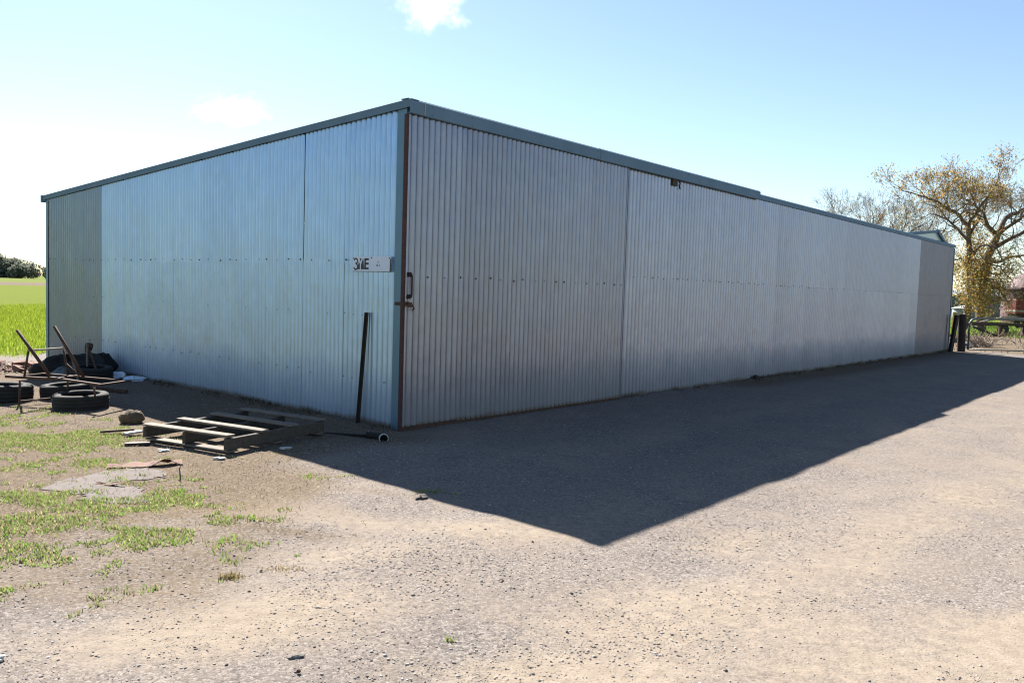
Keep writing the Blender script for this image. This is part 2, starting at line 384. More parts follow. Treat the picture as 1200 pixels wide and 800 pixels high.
gravel = t.ramp(stone, [(.08, (.10, .092, .09)), (.30, (.20, .182, .175)), (.6, (.30, .272, .255)), (.88, (.52, .47, .43))])
gravel = t.mix(t.ramp(na, [(.35, .1), (.65, .6)]), gravel, (.37, .312, .265))
sandc = t.mix(t.ramp(nb, [(.35, 0.), (.65, 1.)]), (.37, .31, .245), (.47, .40, .325))
sandc = t.mix(t.math('MULTIPLY', t.ramp(stone, [(.5, 0.), (.85, 1.)]), .35), sandc, (.34, .30, .27))
sandc = t.mix(t.math('MULTIPLY', t.ramp(stone, [(.18, 1.), (.3, 0.)]), .5), sandc, (.22, .19, .17))
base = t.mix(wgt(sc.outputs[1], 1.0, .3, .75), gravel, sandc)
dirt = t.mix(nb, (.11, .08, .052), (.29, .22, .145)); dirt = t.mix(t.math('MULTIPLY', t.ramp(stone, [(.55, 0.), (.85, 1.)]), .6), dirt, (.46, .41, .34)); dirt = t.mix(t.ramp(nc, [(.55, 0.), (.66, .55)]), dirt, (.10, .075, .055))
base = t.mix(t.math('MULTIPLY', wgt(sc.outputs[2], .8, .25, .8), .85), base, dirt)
gcol = t.mix(t.noise(P, 3.0, 6, .7), (.085, .115, .012), (.13, .165, .020)); gcol = t.mix(t.ramp(t.noise(t.mapv(P, (.05, .25, 1)), 1.0, 5, .6), [(.4, 0.), (.7, .5)]), gcol, (.09, .125, .02))
gcol = t.mix(t.ramp(t.noise(P, .35, 6, .65), [(.5, 0.), (.7, .45)]), gcol, (.105, .135, .018))
base = t.mix(wgt(sc.outputs[0], .8, .4, .75), base, gcol)
base = t.mix(at.outputs['Alpha'], base, t.mix(t.noise(P, .08, 5), (.10, .14, .025), (.14, .165, .05)))
base = t.mix(1.0, base, t.mix(wgt(sc.outputs[0], .8, .4, .75), (.565, .552, .542), (1.0, .95, .85)), 'MULTIPLY')
t.set(base, .97, 0, .02)
hgt = t.math('ADD', t.math('MULTIPLY', nb, .5), t.math('ADD', t.math('MULTIPLY', t.vor(P, 75, 'Distance'), -.22), t.math('MULTIPLY', nc, .35)))
t.bump(hgt, .6, .010)
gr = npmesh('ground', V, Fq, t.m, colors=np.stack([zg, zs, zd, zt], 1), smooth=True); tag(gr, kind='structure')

# ------------------------------------------------------------------ loose gravel, litter, grass
def ghs(x, y): return gh(x, y)
def scatter_stones(name, n, pick, smin, smax, cols, label, zmul=.6, pw=2.6):
    x, y = pick(n); n = len(x)
    r_ = smin*(1-rng.random(n))**(-1/pw); r_ = np.minimum(r_, smax)
    base = np.array([[1, 0, 0], [0, 1, 0], [-1, 0, 0], [0, -1, 0], [0, 0, 1], [0, 0, -1.]])
    v = base[None]*(1+(rng.random((n, 6, 1))-.5)*.7) + (rng.random((n, 6, 3))-.5)*.45
    a = rng.random(n)*6.283; ca, sa = np.cos(a), np.sin(a)
    asp = .7+.6*rng.random(n)
    vx = v[..., 0]*asp[:, None]; vy = v[..., 1]; vz = v[..., 2]*zmul
    xx = (vx*ca[:, None]-vy*sa[:, None])*r_[:, None]+x[:, None]; yy = (vx*sa[:, None]+vy*ca[:, None])*r_[:, None]+y[:, None]
    zz = vz*r_[:, None]+(ghs(x, y)+r_*.2)[:, None]
    V = np.stack([xx, yy, zz], 2).reshape(-1, 3)
    f = np.array([[0, 1, 4], [1, 2, 4], [2, 3, 4], [3, 0, 4], [1, 0, 5], [2, 1, 5], [3, 2, 5], [0, 3, 5]])
    Fc = (f[None]+(np.arange(n)*6)[:, None, None]).reshape(-1, 3)
    ci = np.array(cols)[rng.integers(0, len(cols), n)]*(.6+.8*rng.random((n, 1)))*.72
    C = np.repeat(np.concatenate([ci, np.ones((n, 1))], 1), 6, 0)
    o = npmesh(name, V, Fc, M['pebble'], colors=C); return tag(o, label, 'gravel', kind='stuff')
def outside(x, y, mgn=.03):
    r, l = LOC(x, y); return ~((r > -mgn) & (r < LR+mgn) & (l > -mgn) & (l < LL+mgn))
def pick_fan(n, d0=2.6, d1=26, power=1.0, acc=None):
    """points thinning out with distance from the foreground"""
    d = d0*(d1/d0)**(rng.random(n)**power); a = (rng.random(n)*2-1)*R_(44)
    x = d*np.sin(a); y = d*np.cos(a); k = outside(x, y) & (y > 2.3)
    if acc is not None: k &= rng.random(n) < acc(x, y)
    return x[k], y[k]
def acc_gravel(x, y):
    g, s, d, t_ = zones(x, y); n = fbm(x, y, 1.3, 21, 3); return np.clip(.25+2.2*(n-.42)-.5*s-.6*g, .05, 1)
GC = [(.38, .34, .31), (.46, .41, .37), (.30, .28, .27), (.60, .55, .50), (.44, .34, .27), (.20, .185, .18), (.52, .45, .37), (.34, .33, .34)]
scatter_stones('gravel_stones', 330000, lambda n: pick_fan(n, acc=acc_gravel),   .0018, .0075, GC, 'loose blue-grey and tan gravel stones over the drive', pw=2.4)
def acc_clump(x, y):
    a = blob(x, y, -.15, 4.4, .6, .55, .5)*.8+blob(x, y, .02, 4.05, .42, .38)+blob(x, y, .5, 3.45, .35, .12)+blob(x, y, -1.75, 4.2, .8, .25, .1)*.8+blob(x, y, 1.9, 4.6, .8, .3, .5)*.4+blob(x, y, -1.3, 4.5, .9, .25)*.5+.03
    return np.clip(a*fbm(x, y, 5, 31, 2)*1.4, 0, 1)
scatter_stones('dark_gravel_clusters', 9000, lambda n: pick_fan(n, 2.6, 9, acc=acc_clump), .003, .011, [(.16, .15, .14), (.20, .18, .17), (.11, .10, .095), (.19, .17, .16), (.15, .09, .07)], 'clusters of bigger dark stones on the pale foreground gravel', pw=3)
def pick_box(n, x0, x1, y0, y1, acc):
    x = x0+(x1-x0)*rng.random(n); y = y0+(y1-y0)*rng.random(n); k = outside(x, y) & (rng.random(n) < acc(x, y)); return x[k], y[k]
def blades(name, x, y, hmin, hmax, wd, cols, label, cat='grass', lean=.5, mat='grassb', flat=False):
    n = len(x); h = hmin+(hmax-hmin)*rng.random(n)**1.5; a = rng.random(n)*6.283; b = rng.random(n)*6.283
    dx, dy = np.cos(a)*wd*(.6+.8*rng.random(n))/2, np.sin(a)*wd*(.6+.8*rng.random(n))/2
    ln = lean*h*(.2+rng.random(n)); lx, ly = np.cos(b)*ln, np.sin(b)*ln; z = ghs(x, y)-.004
    if flat: zt = z+.012+.02*rng.random(n); z = z+.008
    else: zt = z+h
    zm = z+(zt-z)*.55
    v = np.stack([np.stack([x-dx, y-dy, z], 1), np.stack([x+dx, y+dy, z], 1), np.stack([x+dx*.8+lx*.35, y+dy*.8+ly*.35, zm], 1), np.stack([x-dx*.8+lx*.35, y-dy*.8+ly*.35, zm], 1), np.stack([x+lx, y+ly, zt], 1)], 1)
    V = v.reshape(-1, 3); k = (np.arange(n)*5)[:, None]
    F3 = np.concatenate([k+np.array([[0, 1, 2]]), k+np.array([[0, 2, 3]]), k+np.array([[3, 2, 4]])])
    ci = np.array(cols)[rng.integers(0, len(cols), n)]*(.75+.5*rng.random((n, 1)))*(.55 if mat == 'litter' else .9)
    C = np.repeat(np.concatenate([ci, np.ones((n, 1))], 1), 5, 0)
    o = npmesh(name, V, F3, M[mat], colors=C); return tag(o, label, cat, kind='stuff')
def acc_grass(x, y):
    g = zones(x, y)[0]; n = fbm(x, y, 7, 41, 3); n2 = fbm(x, y, 2.2, 44, 3); return np.clip((g*(.45+1.1*n2)+(n-.5)*1.5-.33)*2.0, 0, 1)*(g > .06)
GG = [(.18, .29, .055), (.22, .36, .07), (.12, .17, .035), (.26, .30, .10), (.28, .27, .13), (.38, .33, .20), (.30, .24, .14)]
x, y = pick_box(1000000, -8, 1.5, 3.2, 9.5, acc_grass)
blades('yard_grass', x, y, .004, .030, .0075, GG, 'patchy bright green grass growing in the bare earth left of the drive')
x, y = pick_box(360000, -24, -3, 12.5, 42, lambda x, y: np.clip(acc_grass(x, y)*(16/np.maximum(y, 12))**1.2*sst(15, 26, y+2)*sst(42, 28, y)+.25*acc_grass(x, y), 0, 1))
blades('field_grass', x, y, .05, .17, .016, [(.19, .25, .022), (.24, .31, .03), (.28, .34, .045), (.14, .20, .02)], 'bright green crop grass of the paddock beyond the shed', lean=.35)
x, y = pick_box(60000, 20, 60, 36, 75, lambda x, y: zones(x, y)[0]*.8)
blades('far_grass', x, y, .05, .2, .05, [(.15, .27, .03), (.2, .32, .05), (.24, .3, .08)], 'sunlit green grass behind the farm gate', lean=.4)
def acc_lit(x, y):
    g, s, d, t_ = zones(x, y); r, l = LOC(x, y); return np.clip(sst(-1.0, -2.4, r)*sst(-2.8, -1.2, l)*(.9-.6*g)*fbm(x, y, 3, 51, 3)*1.5, 0, 1)
x, y = pick_box(60000, -8, .5, 4.2, 14, acc_lit)
blades('straw_litter', x, y, .015, .06, .004, [(.42, .34, .22), (.30, .23, .15), (.5, .44, .34), (.16, .11, .08)], 'dry straw and leaf litter strewn over the brown yard earth', 'litter', 1.0, 'litter', True)
x, y = pick_box(6000, 12, 30, 26, 46, lambda x, y: np.clip(fbm(x, y, .6, 61, 3)*1.4-.35, 0, 1)*(LOC(x, y)[0] > LR+.6))
blades('dry_weeds', x, y, .03, .16, .02, [(.22, .18, .12), (.14, .14, .06), (.30, .25, .17), (.10, .08, .06)], 'dry brown weeds on bare earth beyond the gate', 'weeds', .8, 'litter')

q = np.concatenate([np.stack([-.05-.16*rng.random(2600)**2, 9.0*rng.random(2600)], 1), np.stack([4.2+19*rng.random(3400), -.05-.2*rng.random(3400)**2], 1)])
q = q[vnoise(q[:, 0], q[:, 1], 2.3, 6) > .5]; x, y = CX+rv[0]*q[:, 0]+lv[0]*q[:, 1], CY+rv[1]*q[:, 0]+lv[1]*q[:, 1]
blades('wall_foot_weeds', x, y, .015, .08, .006, [(.22, .17, .10), (.30, .24, .15), (.12, .12, .05), (.08, .06, .04)], 'sparse dry weeds along the foot of the shed walls', 'weeds', .8, 'litter')

# ------------------------------------------------------------------ shed
shed = empty('corrugated_shed', (CX, CY, 0), YAW, 'long low shed clad in galvanised corrugated iron with blue-grey fascia', 'shed')
def unit_sheet(ncorr=10, width=.762, amp=.0115, lap=.0028, seg=6):
    """unit high corrugated sheet along +X, face towards -Y, real thickness at its edges"""
    n = ncorr*seg; V_ = []; F_ = []
    for th in (0, .0016):
        for i in range(n+1):
            x = width*i/n; y = -amp*math.sin(2*math.pi*i/seg) - lap*i/n + th
            V_ += [(x, y, 0), (x, y, 1)]
    off = 2*(n+1)
    for i in range(n):
        a = 2*i; F_.append((a, a+2, a+3, a+1)); F_.append((off+a+1, off+a+3, off+a+2, off+a))
    nsm = len(F_)
    def cap(*q):
        k = len(V_); V_.extend(V_[i] for i in q); F_.append(tuple(range(k, k+len(q))))
    for i in range(n):
        a = 2*i; cap(a, off+a, off+a+2, a+2)
    cap(0, 1, off+1, off); e = 2*n; cap(e, off+e, off+e+1, e+1)
    me = bpy.data.meshes.new('wall_sheet'); me.from_pydata(V_, [], F_)
    me.polygons.foreach_set('use_smooth', [p.index < nsm for p in me.polygons]); me.update()
    return me
def sheet_mesh(mat, **k): me = unit_sheet(**k); me.materials.append(mat); return me
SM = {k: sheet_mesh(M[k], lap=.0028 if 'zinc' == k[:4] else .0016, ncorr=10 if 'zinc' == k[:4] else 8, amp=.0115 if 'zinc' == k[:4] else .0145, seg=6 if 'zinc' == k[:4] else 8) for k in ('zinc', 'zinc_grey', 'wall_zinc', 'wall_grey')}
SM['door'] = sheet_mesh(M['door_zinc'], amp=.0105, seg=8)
def put_sheet(me, parent, x, y, z0, z1, rz=0, sx=1.0, name='wall_sheet', tilt=0):
    o = bpy.data.objects.new(name, me); COL.objects.link(o); o.parent = parent
    o.location = (x, y, z0); o.rotation_euler = (0, tilt, rz); o.scale = (sx, 1, z1-z0); return o
# end wall (X=0, faces -X): a sheet's +X runs towards -Y so that its face (-Y) looks to -X
edges = [.13] + [.964+.762*k for k in range(9)] + [7.72, 8.49, 9.22]
for i in range(len(edges)-1):
    a, b = edges[i], edges[i+1]; me = SM['zinc'] if b < 7.2 else SM['zinc_grey']
    sx = (b-a)/.762; jy = random.uniform(-.0008, .0008)
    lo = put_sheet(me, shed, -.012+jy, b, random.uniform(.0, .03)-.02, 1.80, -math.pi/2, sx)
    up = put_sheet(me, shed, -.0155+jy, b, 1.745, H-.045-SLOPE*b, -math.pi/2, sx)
    if i == 1: up.scale.x = (b-a-.010)/.762; up.location.y -= .010
    lo.rotation_euler.y = random.uniform(-.0015, .0015); up.rotation_euler.y = random.uniform(-.0015, .0015)
# long wall (Y=0, faces -Y)
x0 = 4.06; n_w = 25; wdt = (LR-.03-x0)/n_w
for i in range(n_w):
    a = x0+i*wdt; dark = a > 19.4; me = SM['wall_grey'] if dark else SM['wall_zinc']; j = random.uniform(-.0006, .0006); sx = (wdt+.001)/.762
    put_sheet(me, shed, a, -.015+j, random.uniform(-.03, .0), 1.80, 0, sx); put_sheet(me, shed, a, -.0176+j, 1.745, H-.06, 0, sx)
# hidden sides and roof
for i in range(12):
    a = i*.77; put_sheet(SM['zinc_grey'], shed, LR+.012, a, 0, H-.05-SLOPE*(a+.77), math.pi/2, .77/.762)
for i in range(30):
    a = LR-i*LR/30; put_sheet(SM['zinc'], shed, a, LL+.012, 0, H-.06-SLOPE*LL, math.pi, LR/30/.762)
rm = MB(); n = 306*4; rl = LL+.08
for i in range(n+1):
    xx = -.03+(LR+.06)*i/n; zz = .008*math.sin(i*math.pi/2)
    rm.v += [(xx, .0, H-.035+zz), (xx, rl, H-.035-SLOPE*rl+zz)]
rm.f = [(2*i, 2*i+2, 2*i+3, 2*i+1) for i in range(n)]
rm.build('roof', M['zinc_grey'], shed, smooth=True)
def screw(b, x, y, z, nrm, r=.008):
    ax = Vector(nrm).normalized(); u = ax.orthogonal().normalized(); v = ax.cross(u); c = Vector((x, y, z)); n0 = len(b.v)
    for k in range(6):
        a = k*math.pi/3; b.v.append(tuple(c+(u*math.cos(a)+v*math.sin(a))*r))
    for k in range(6):
        a = k*math.pi/3; b.v.append(tuple(c+(u*math.cos(a)+v*math.sin(a))*r*.6+ax*.006))
    b.f += [(n0+k, n0+(k+1) % 6, n0+6+(k+1) % 6, n0+6+k) for k in range(6)]+[tuple(n0+6+k for k in range(6))]
# corner flashing, barge and fascias
b = MB(); b.b2((-.034, -.025, -.02), (-.030, .115, H-.08)); b.b2((-.030, -.025, -.02), (-.004, -.021, H-.08)); b.build('corner_flashing', M['flash2'], shed)
b = MB(); b.b2((-.030, LL-.05, 0), (-.024, LL+.04, H-.1-SLOPE*LL)); b.b2((-.024, LL+.034, 0), (.08, LL+.04, H-.1-SLOPE*LL)); b.build('far_corner_flashing', M['flash2'], shed)
b = MB(); b.b2((LR-.06, -.04, 0), (LR+.03, -.034, H-.15)); b.b2((LR+.024, -.034, 0), (LR+.03, .08, H-.15)); b.build('end_corner_flashing', M['flash'], shed)
def barge(l0, l1, parent=shed):
    b = MB(); z0, z1 = H-SLOPE*max(l0, .1), H-SLOPE*l1
    pr = [(.06, -.0), (-.052, -.0), (-.055, -.004), (-.055, -.082), (-.048, -.082), (-.048, -.02), (-.03, -.008), (.06, -.008)]
    vs = [(px, l0, z0+pz) for px, pz in pr]+[(px, l1, z1+pz) for px, pz in pr]; k = len(pr)
    b.add(vs, [(i, (i+1) % k, k+(i+1) % k, k+i) for i in range(k)]+[tuple(range(k))[::-1], tuple(range(k, 2*k))]); return b.build('barge_capping', M['flash'], parent)
barge(-.100, 2.6); barge(2.603, 5.7); barge(5.703, LL+.10)
b = MB(); b.b2((-.07, LL+.104, H-.095-SLOPE*LL-.03), (.1, LL+.16, H-.004-SLOPE*LL)); b.build('gutter_end', M['flash'], shed)
def fascia(r0, r1, prot, drop, hgt, name='fascia'):
    b = MB(); pr = [(0.04, 0), (-prot+.03, 0), (-prot, -.022), (-prot, -hgt), (-prot+.02, -hgt-.006), (-prot+.02, -hgt+.002), (-prot+.006, -hgt+.006), (-prot+.006, -.026), (-prot+.033, -.007), (.04, -.007)]
    k = len(pr); vs = [(r0, py, H-drop+pz) for py, pz in pr]+[(r1, py, H-drop+pz) for py, pz in pr]
    b.add(vs, [(i, (i+1) % k, k+(i+1) % k, k+i) for i in range(k)]+[tuple(range(k)), tuple(range(k, 2*k))[::-1]])
    if name == 'fascia': b.b2((r0, -prot+.02, H-drop-hgt-.001), (r1, -.062, H-drop-hgt+.004))
    return b.build(name, M['flash'], shed)
fascia(-.062, .135, .103, 0.0, .148); fascia(.14, 3.36, .10, 0.0, .150); fascia(3.355, 8.42, .104, -.002, .155)
for a, b_ in ((8.3, 13.3), (13.303, 18.3), (18.303, LR+.06)): fascia(a, b_, .052, .035, .10, 'eaves_flashing')
b = MB(); b.tube([(.138, -.108, H-.01), (.138, -.108, H-.145)], .005, 6); b.build('sealant_bead', M['white'], shed)
b = MB()
for r_ in np.arange(.25, 8.3, .61): screw(b, r_, -.1045, H-.045, (0, -1, 0), .006); screw(b, r_, -.1045, H-.13, (0, -1, 0), .005)
for r_ in np.arange(8.6, 23, .76): screw(b, r_, -.0525, H-.10, (0, -1, 0), .006)
for l_ in np.arange(.2, 9.1, .76): screw(b, -.0555, l_, H-SLOPE*l_-.05, (-1, 0, 0), .006)
tag(b.build('flashing_rivets', M['flash2'], shed), kind='stuff')
# timber and rust strip behind the sheets under the eaves
b = MB(); b.b2((4.2, -.002, H-.17), (8.4, .02, H-.1)); b.build('door_track', M['rust'], shed)
# broken roller bracket on the track
b = MB(); b.b2((5.36, -.062, 3.17), (5.50, -.030, 3.272)); b.build('roller_bracket', M['wood_side'], shed)
b = MB(); b.tube([(5.55, -.05, 3.27), (5.58, -.06, 3.22), (5.55, -.062, 3.18), (5.585, -.06, 3.14)], .012, 6); b.build('roller_hook', M['dark_steel'], shed)
# hung sliding door
door = bpy.data.objects.new('sliding_door', None); COL.objects.link(door); door.parent = shed; door['label'] = 'duller corrugated sliding door with rusty edge next to the shed corner'
for i in range(5):
    put_sheet(SM['door'], door, -.035+i*.832, -.052, random.uniform(.03, .05), H-.15, 0, .836/.762, 'door_sheet')
b = MB(); b.b2((-.068, -.066, .0), (-.058, -.028, H-.16)); b.b2((-.058, -.066, .0), (-.038, -.059, H-.16)); b.build('door_stile', M['rust_red'], door)
b = MB(); b.b2((4.125, -.066, .04), (4.130, -.016, H-.16)); b.build('door_end_trim', M['wall_zinc'], door)
b = MB(); b.b2((-.02, -.045, -.02), (4.12, -.038, .055)); b.build('door_bottom_rail', M['rust'], door)
b = MB(); hx = .018; b.tube([(-.01, -.085, 1.645), (hx-.004, -.098, 1.645), (hx, -.105, 1.62), (hx, -.105, 1.43), (hx, -.10, 1.405), (-.01, -.085, 1.405)], .009, 8)
b.b2((-.01, -.092, 1.61), (.02, -.064, 1.66)); b.b2((-.01, -.092, 1.385), (.02, -.064, 1.43)); b.build('door_handle', M['dark_steel'], door)
b = MB(); b.b2((-.085, -.088, 1.315), (.0, -.080, 1.355)); b.b2((-.086, -.08, 1.315), (-.079, .04, 1.35)); b.tube([(-.01, -.095, 1.345), (.025, -.11, 1.32), (.05, -.11, 1.285), (.03, -.105, 1.265)], .010, 6); b.b2((-.03, -.115, 1.30), (.02, -.09, 1.35)); b.build('door_latch', M['rust'], door)
# screws: small domed heads along the rails, one joined part per wall
b = MB()
l_ = .25
while l_ < 9.1:
    for z in (1.785,): screw(b, -.026, l_+random.uniform(-.01, .01), z+random.uniform(-.012, .012), (-1, 0, 0), random.choice((.007, .009, .012)))
    if random.random() < .55: screw(b, -.024, l_, .50+random.uniform(-.02, .02), (-1, 0, 0), .008)
    if random.random() < .5: screw(b, -.024, l_, 1.19+random.uniform(-.012, .012), (-1, 0, 0), .006)
    l_ += random.choice((.152, .229, .229, .305))
tag(b.build('end_wall_screws', M['dark_steel'], shed), kind='stuff')
b = MB(); l_ = 4.4
while l_ < LR:
    screw(b, l_, -.033, 1.76+random.uniform(-.012, .012), (0, -1, 0), .009); l_ += random.choice((.152, .229, .305))
tag(b.build('long_wall_screws', M['dark_steel'], shed), kind='stuff')
b = MB(); l_ = .28
while l_ < 4.1:
    screw(b, l_, -.064, 1.63+random.uniform(-.015, .015), (0, -1, 0), random.choice((.008, .012, .014))); l_ += random.choice((.166, .25, .25))
tag(b.build('door_screws', M['dark_steel'], door), kind='stuff')
# raised glazed roof vent at the far end
rvn = bpy.data.objects.new('roof_vent', None); COL.objects.link(rvn); rvn.parent = shed
pro = [(18.9, 3.40), (22.5, 3.74), (23.55, 3.42)]
b = MB(); b.add([(x, .32, z) for x, z in pro]+[(x, .34, z) for x, z in pro], [(0, 1, 2), (5, 4, 3), (0, 3, 4, 1), (1, 4, 5, 2), (2, 5, 3, 0)]); b.build('pane', M['glass'], rvn)
b = MB(); b.bar((18.8, .31, 3.40), (22.55, .31, 3.755), .09, .05, (0, 1, 0)); b.bar((22.5, .31, 3.76), (23.6, .31, 3.42), .10, .10, (0, 1, 0)); b.bar((22.5, 1.5, 3.71), (23.6, 1.5, 3.40), .10, .10, (0, 1, 0)); b.build('vent_frame', M['flash'], rvn)
b = MB(); b.add([(18.8, .30, 3.42), (22.55, .30, 3.78), (22.55, 1.6, 3.73), (18.8, 1.6, 3.36)], [(0, 1, 2, 3)]); b.add([(22.55, .28, 3.78), (23.65, .28, 3.43), (23.65, 1.6, 3.38), (22.55, 1.6, 3.73)], [(0, 1, 2, 3)]); b.build('vent_cover', M['zinc_grey'], rvn)

# ------------------------------------------------------------------ sign
sg = empty('tin_sign', W(-.036, .475, 1.742), YAW-math.pi/2, 'small white sign reading 3YE screwed beside the shed corner', 'sign')   # local +X runs towards the corner, face -Y
b = MB(); b.b2((-.315, -.004, -.079), (.315, .0, .079)); b.build('plate', M['sign_white'], sg)
b = MB(); b.add([(.298, -.0045, .055), (.3155, -.0045, .055), (.3155, -.0045, -.079), (.292, -.0045, -.079)], [(0, 1, 2, 3)]); b.build('bent_corner', M['black'], sg)
b = MB(); b.b2((-.315, -.0052, -.083), (.315, -.0002, -.0795)); b.build('rusty_edge', M['rust'], sg)
def flat(b, pts, y=-.0048): b.add([(x, y, z) for x, z in pts], [tuple(range(len(pts)))])
# digit 3 as a swept stroke
def stroke(b, pts, wd, y=-.0050):
    for (x0_, z0_), (x1_, z1_) in zip(pts[:-1], pts[1:]):
        dx, dz = x1_-x0_, z1_-z0_; L_ = math.hypot(dx, dz); nx_, nz_ = -dz/L_*wd/2, dx/L_*wd/2; ex, ez = dx/L_*.004, dz/L_*.004
        flat(b, [(x0_+nx_-ex, z0_+nz_-ez), (x1_+nx_+ex, z1_+nz_+ez), (x1_-nx_+ex, z1_-nz_+ez), (x0_-nx_-ex, z0_-nz_-ez)], y); y -= .00002
b = MB(); c3 = []
for a in range(160, -91, -25): c3.append((-.262+.030*math.cos(R_(a)), .030+.026*math.sin(R_(a))))
stroke(b, c3, .017); c3 = []
for a in range(90, -161, -25): c3.append((-.262+.033*math.cos(R_(a)), -.030+.031*math.sin(R_(a))))
stroke(b, c3, .017, -.0054); b.build('digit', M['black'], sg)
b = MB(); flat(b, [(-.232, -.060), (-.205, .058), (-.135, .058), (-.120, -.060)]); b.build('letter_backing', M['black'], sg)
b = MB(); stroke(b, [(-.208, .056), (-.182, .0)], .021, -.0056); stroke(b, [(-.150, .058), (-.181, .0)], .021, -.0058); stroke(b, [(-.181, .004), (-.181, -.060)], .019, -.0060); b.build('letter', M['sign_white'], sg)
b = MB(); flat(b, [(-.118, -.060), (-.118, .060), (-.092, .060), (-.092, -.060)], -.0053)
for z in (.049, .002, -.049): flat(b, [(-.093, z-.011), (-.093, z+.011), (-.045, z+.011), (-.045, z-.011)], -.0055)
b.build('letter', M['black'], sg)
b = MB(); flat(b, [(.098, .008), (.117, .008), (.1075, .038)]); flat(b, [(.078, -.024), (.112, -.024), (.100, -.004), (.084, -.004)]); flat(b, [(.120, -.024), (.142, -.024), (.128, -.002)]); b.build('emblem', M['grey_print'], sg)
for x_, z_ in ((-.298, .062), (.0, .066), (.292, .062)):
    b = MB(); screw(b, x_, -.004, z_, (0, -1, 0), .009); b.build('screw', M['dark_steel'], sg)

# ------------------------------------------------------------------ bar leaning on the end wall, pipe
a_, b_ = Vector(W(-.10, .565, 0.0)), Vector(W(-.055, .505, 1.22))
b = MB(); b.bar(a_, b_, .030, .008, (-rv[0], -rv[1], 0)); b.bar(a_+Vector((lv[0], lv[1], 0))*.016-Vector((rv[0], rv[1], 0))*.014, b_+Vector((lv[0], lv[1], 0))*.016-Vector((rv[0], rv[1], 0))*.014, .007, .028, (-rv[0], -rv[1], 0))
tag(b.build('steel_bar', M['dark_steel']), 'dark rusty steel bar leaning upright against the blue-grey end wall', 'steel bar')
pp = empty('drain_pipe', (-1.22, 7.98, .03), 0, 'black pipe with a pale rim lying at the foot of the shed corner', 'pipe')
d = Vector((-.93, .36, -.01)).normalized()
hd = Vector((.35, -.93, .0)).normalized()
b = MB(); b.tube([hd*.02, -hd*.06, -hd*.11+d*.04, d*.16-hd*.12], .034, 14, cap=False); b.build('elbow', M['plastic_dark'], pp, smooth=True)
b = MB(); b.tube([d*.16-hd*.12+Vector((0, 0, -.01)), d*.9-hd*.12+Vector((0, 0, -.035))], .014, 10); b.build('pipe_run', M['plastic_dark'], pp, smooth=True)
b = MB(); n = 20; u_ = hd.cross(Vector((0, 0, 1))).normalized(); z_ = Vector((0, 0, 1))
for rr, off in ((.040, .01), (.047, .01), (.047, -.01), (.040, -.01)):
    for k in range(n): a = 2*math.pi*k/n; b.v.append(tuple(hd*off+(u_*math.cos(a)+z_*math.sin(a))*rr))
for j in range(4):
    for k in range(n): b.f.append((j*n+k, j*n+(k+1) % n, ((j+1) % 4)*n+(k+1) % n, ((j+1) % 4)*n+k))
b.build('rim', M['white'], pp, smooth=False)

# ------------------------------------------------------------------ pallet
pal = empty('timber_pallet', (-2.62, 7.90, gh(-2.62, 7.90)), R_(-28), 'weathered open timber pallet lying flat on the earth by the shed', 'pallet')
# local X along slats (1.1), local Y across (1.28)
def plank(name, mat, c, d, rz=0):
    b = MB(); b.box((0, 0, 0), d, jit=.004); o = b.build(name, mat, pal, bevel=.003); o.location = c; o.rotation_euler = (random.uniform(-.01, .01), random.uniform(-.01, .01), rz); return o
for i, y_ in enumerate((-.585, -.20, .20, .585)):
    plank('slat', M['wood'], (random.uniform(-.01, .01), y_, .150+.004*random.random()), (1.10, .095, .020), random.uniform(-.015, .015))
for x_ in (-.52, .0, .52): plank('stringer', M['wood_side'] if x_ < .5 else M['wood_side'], (x_, 0, .082), (.045, 1.26, .105))
for y_ in (-.56, .0, .56): plank('bottom_board', M['wood'], (0, y_, .018), (1.08, .10, .018), random.uniform(-.02, .02))

# ------------------------------------------------------------------ tyres
def tyre(loc, Rr_, hh, label, group=None, rot=(0, 0, 0), rim=.6):
    o = empty('tyre', loc, 0, label, 'tyre', group); o.rotation_euler = rot
    ri = Rr_*rim; h = hh/2
    prof = [(ri, -h*.72), (ri*1.05, -h*.9), (Rr_*.80, -h), (Rr_*.93, -h*.92), (Rr_*.985, -h*.75), (Rr_*.99, -h*.5), (Rr_*.965, -h*.48), (Rr_*.965, -h*.40), (Rr_*.998, -h*.38), (Rr_, -h*.06), (Rr_*.975, -h*.04), (Rr_*.975, h*.04), (Rr_, h*.06), (Rr_*.998, h*.38), (Rr_*.965, h*.40), (Rr_*.965, h*.48), (Rr_*.99, h*.5), (Rr_*.985, h*.75), (Rr_*.93, h*.92), (Rr_*.80, h), (ri*1.05, h*.9), (ri, h*.72), (ri+.02, h*.62), (Rr_*.9, h*.55), (Rr_*.94, 0), (Rr_*.9, -h*.55), (ri+.02, -h*.62)]
    MB().lathe(prof, 48, (0, 0, h), True).build('carcass', M['rubber'], o, smooth=True)
    for z_, nm in ((hh*.93, 'bead'),): MB().lathe([(ri-.002, z_-.02), (ri+.012, z_-.01), (ri+.012, z_-.022), (ri, z_-.03)], 40, close=True).build(nm, M['plastic_dark'], o, smooth=True)
    return o
G = 'old tyres dumped by the shed'
tyre((-4.92, 9.42, gh(-4.92, 9.42)-.015), .295, .19, 'nearest old black tyre lying flat under the end of the rusty frame', G, (R_(1.5), R_(-1), .3), .66)
tyre((-6.10, 9.86, gh(-6.10, 9.86)-.015), .33, .21, 'old tyre at the left edge of the photo under the rusty frame', G, (0, R_(2), 1.1), .62)
tyre((-5.52, 10.2, gh(-5.52, 10.2)-.015), .28, .18, 'half hidden tyre between the two other flat tyres', G, (R_(-3), 0, 2), .62)
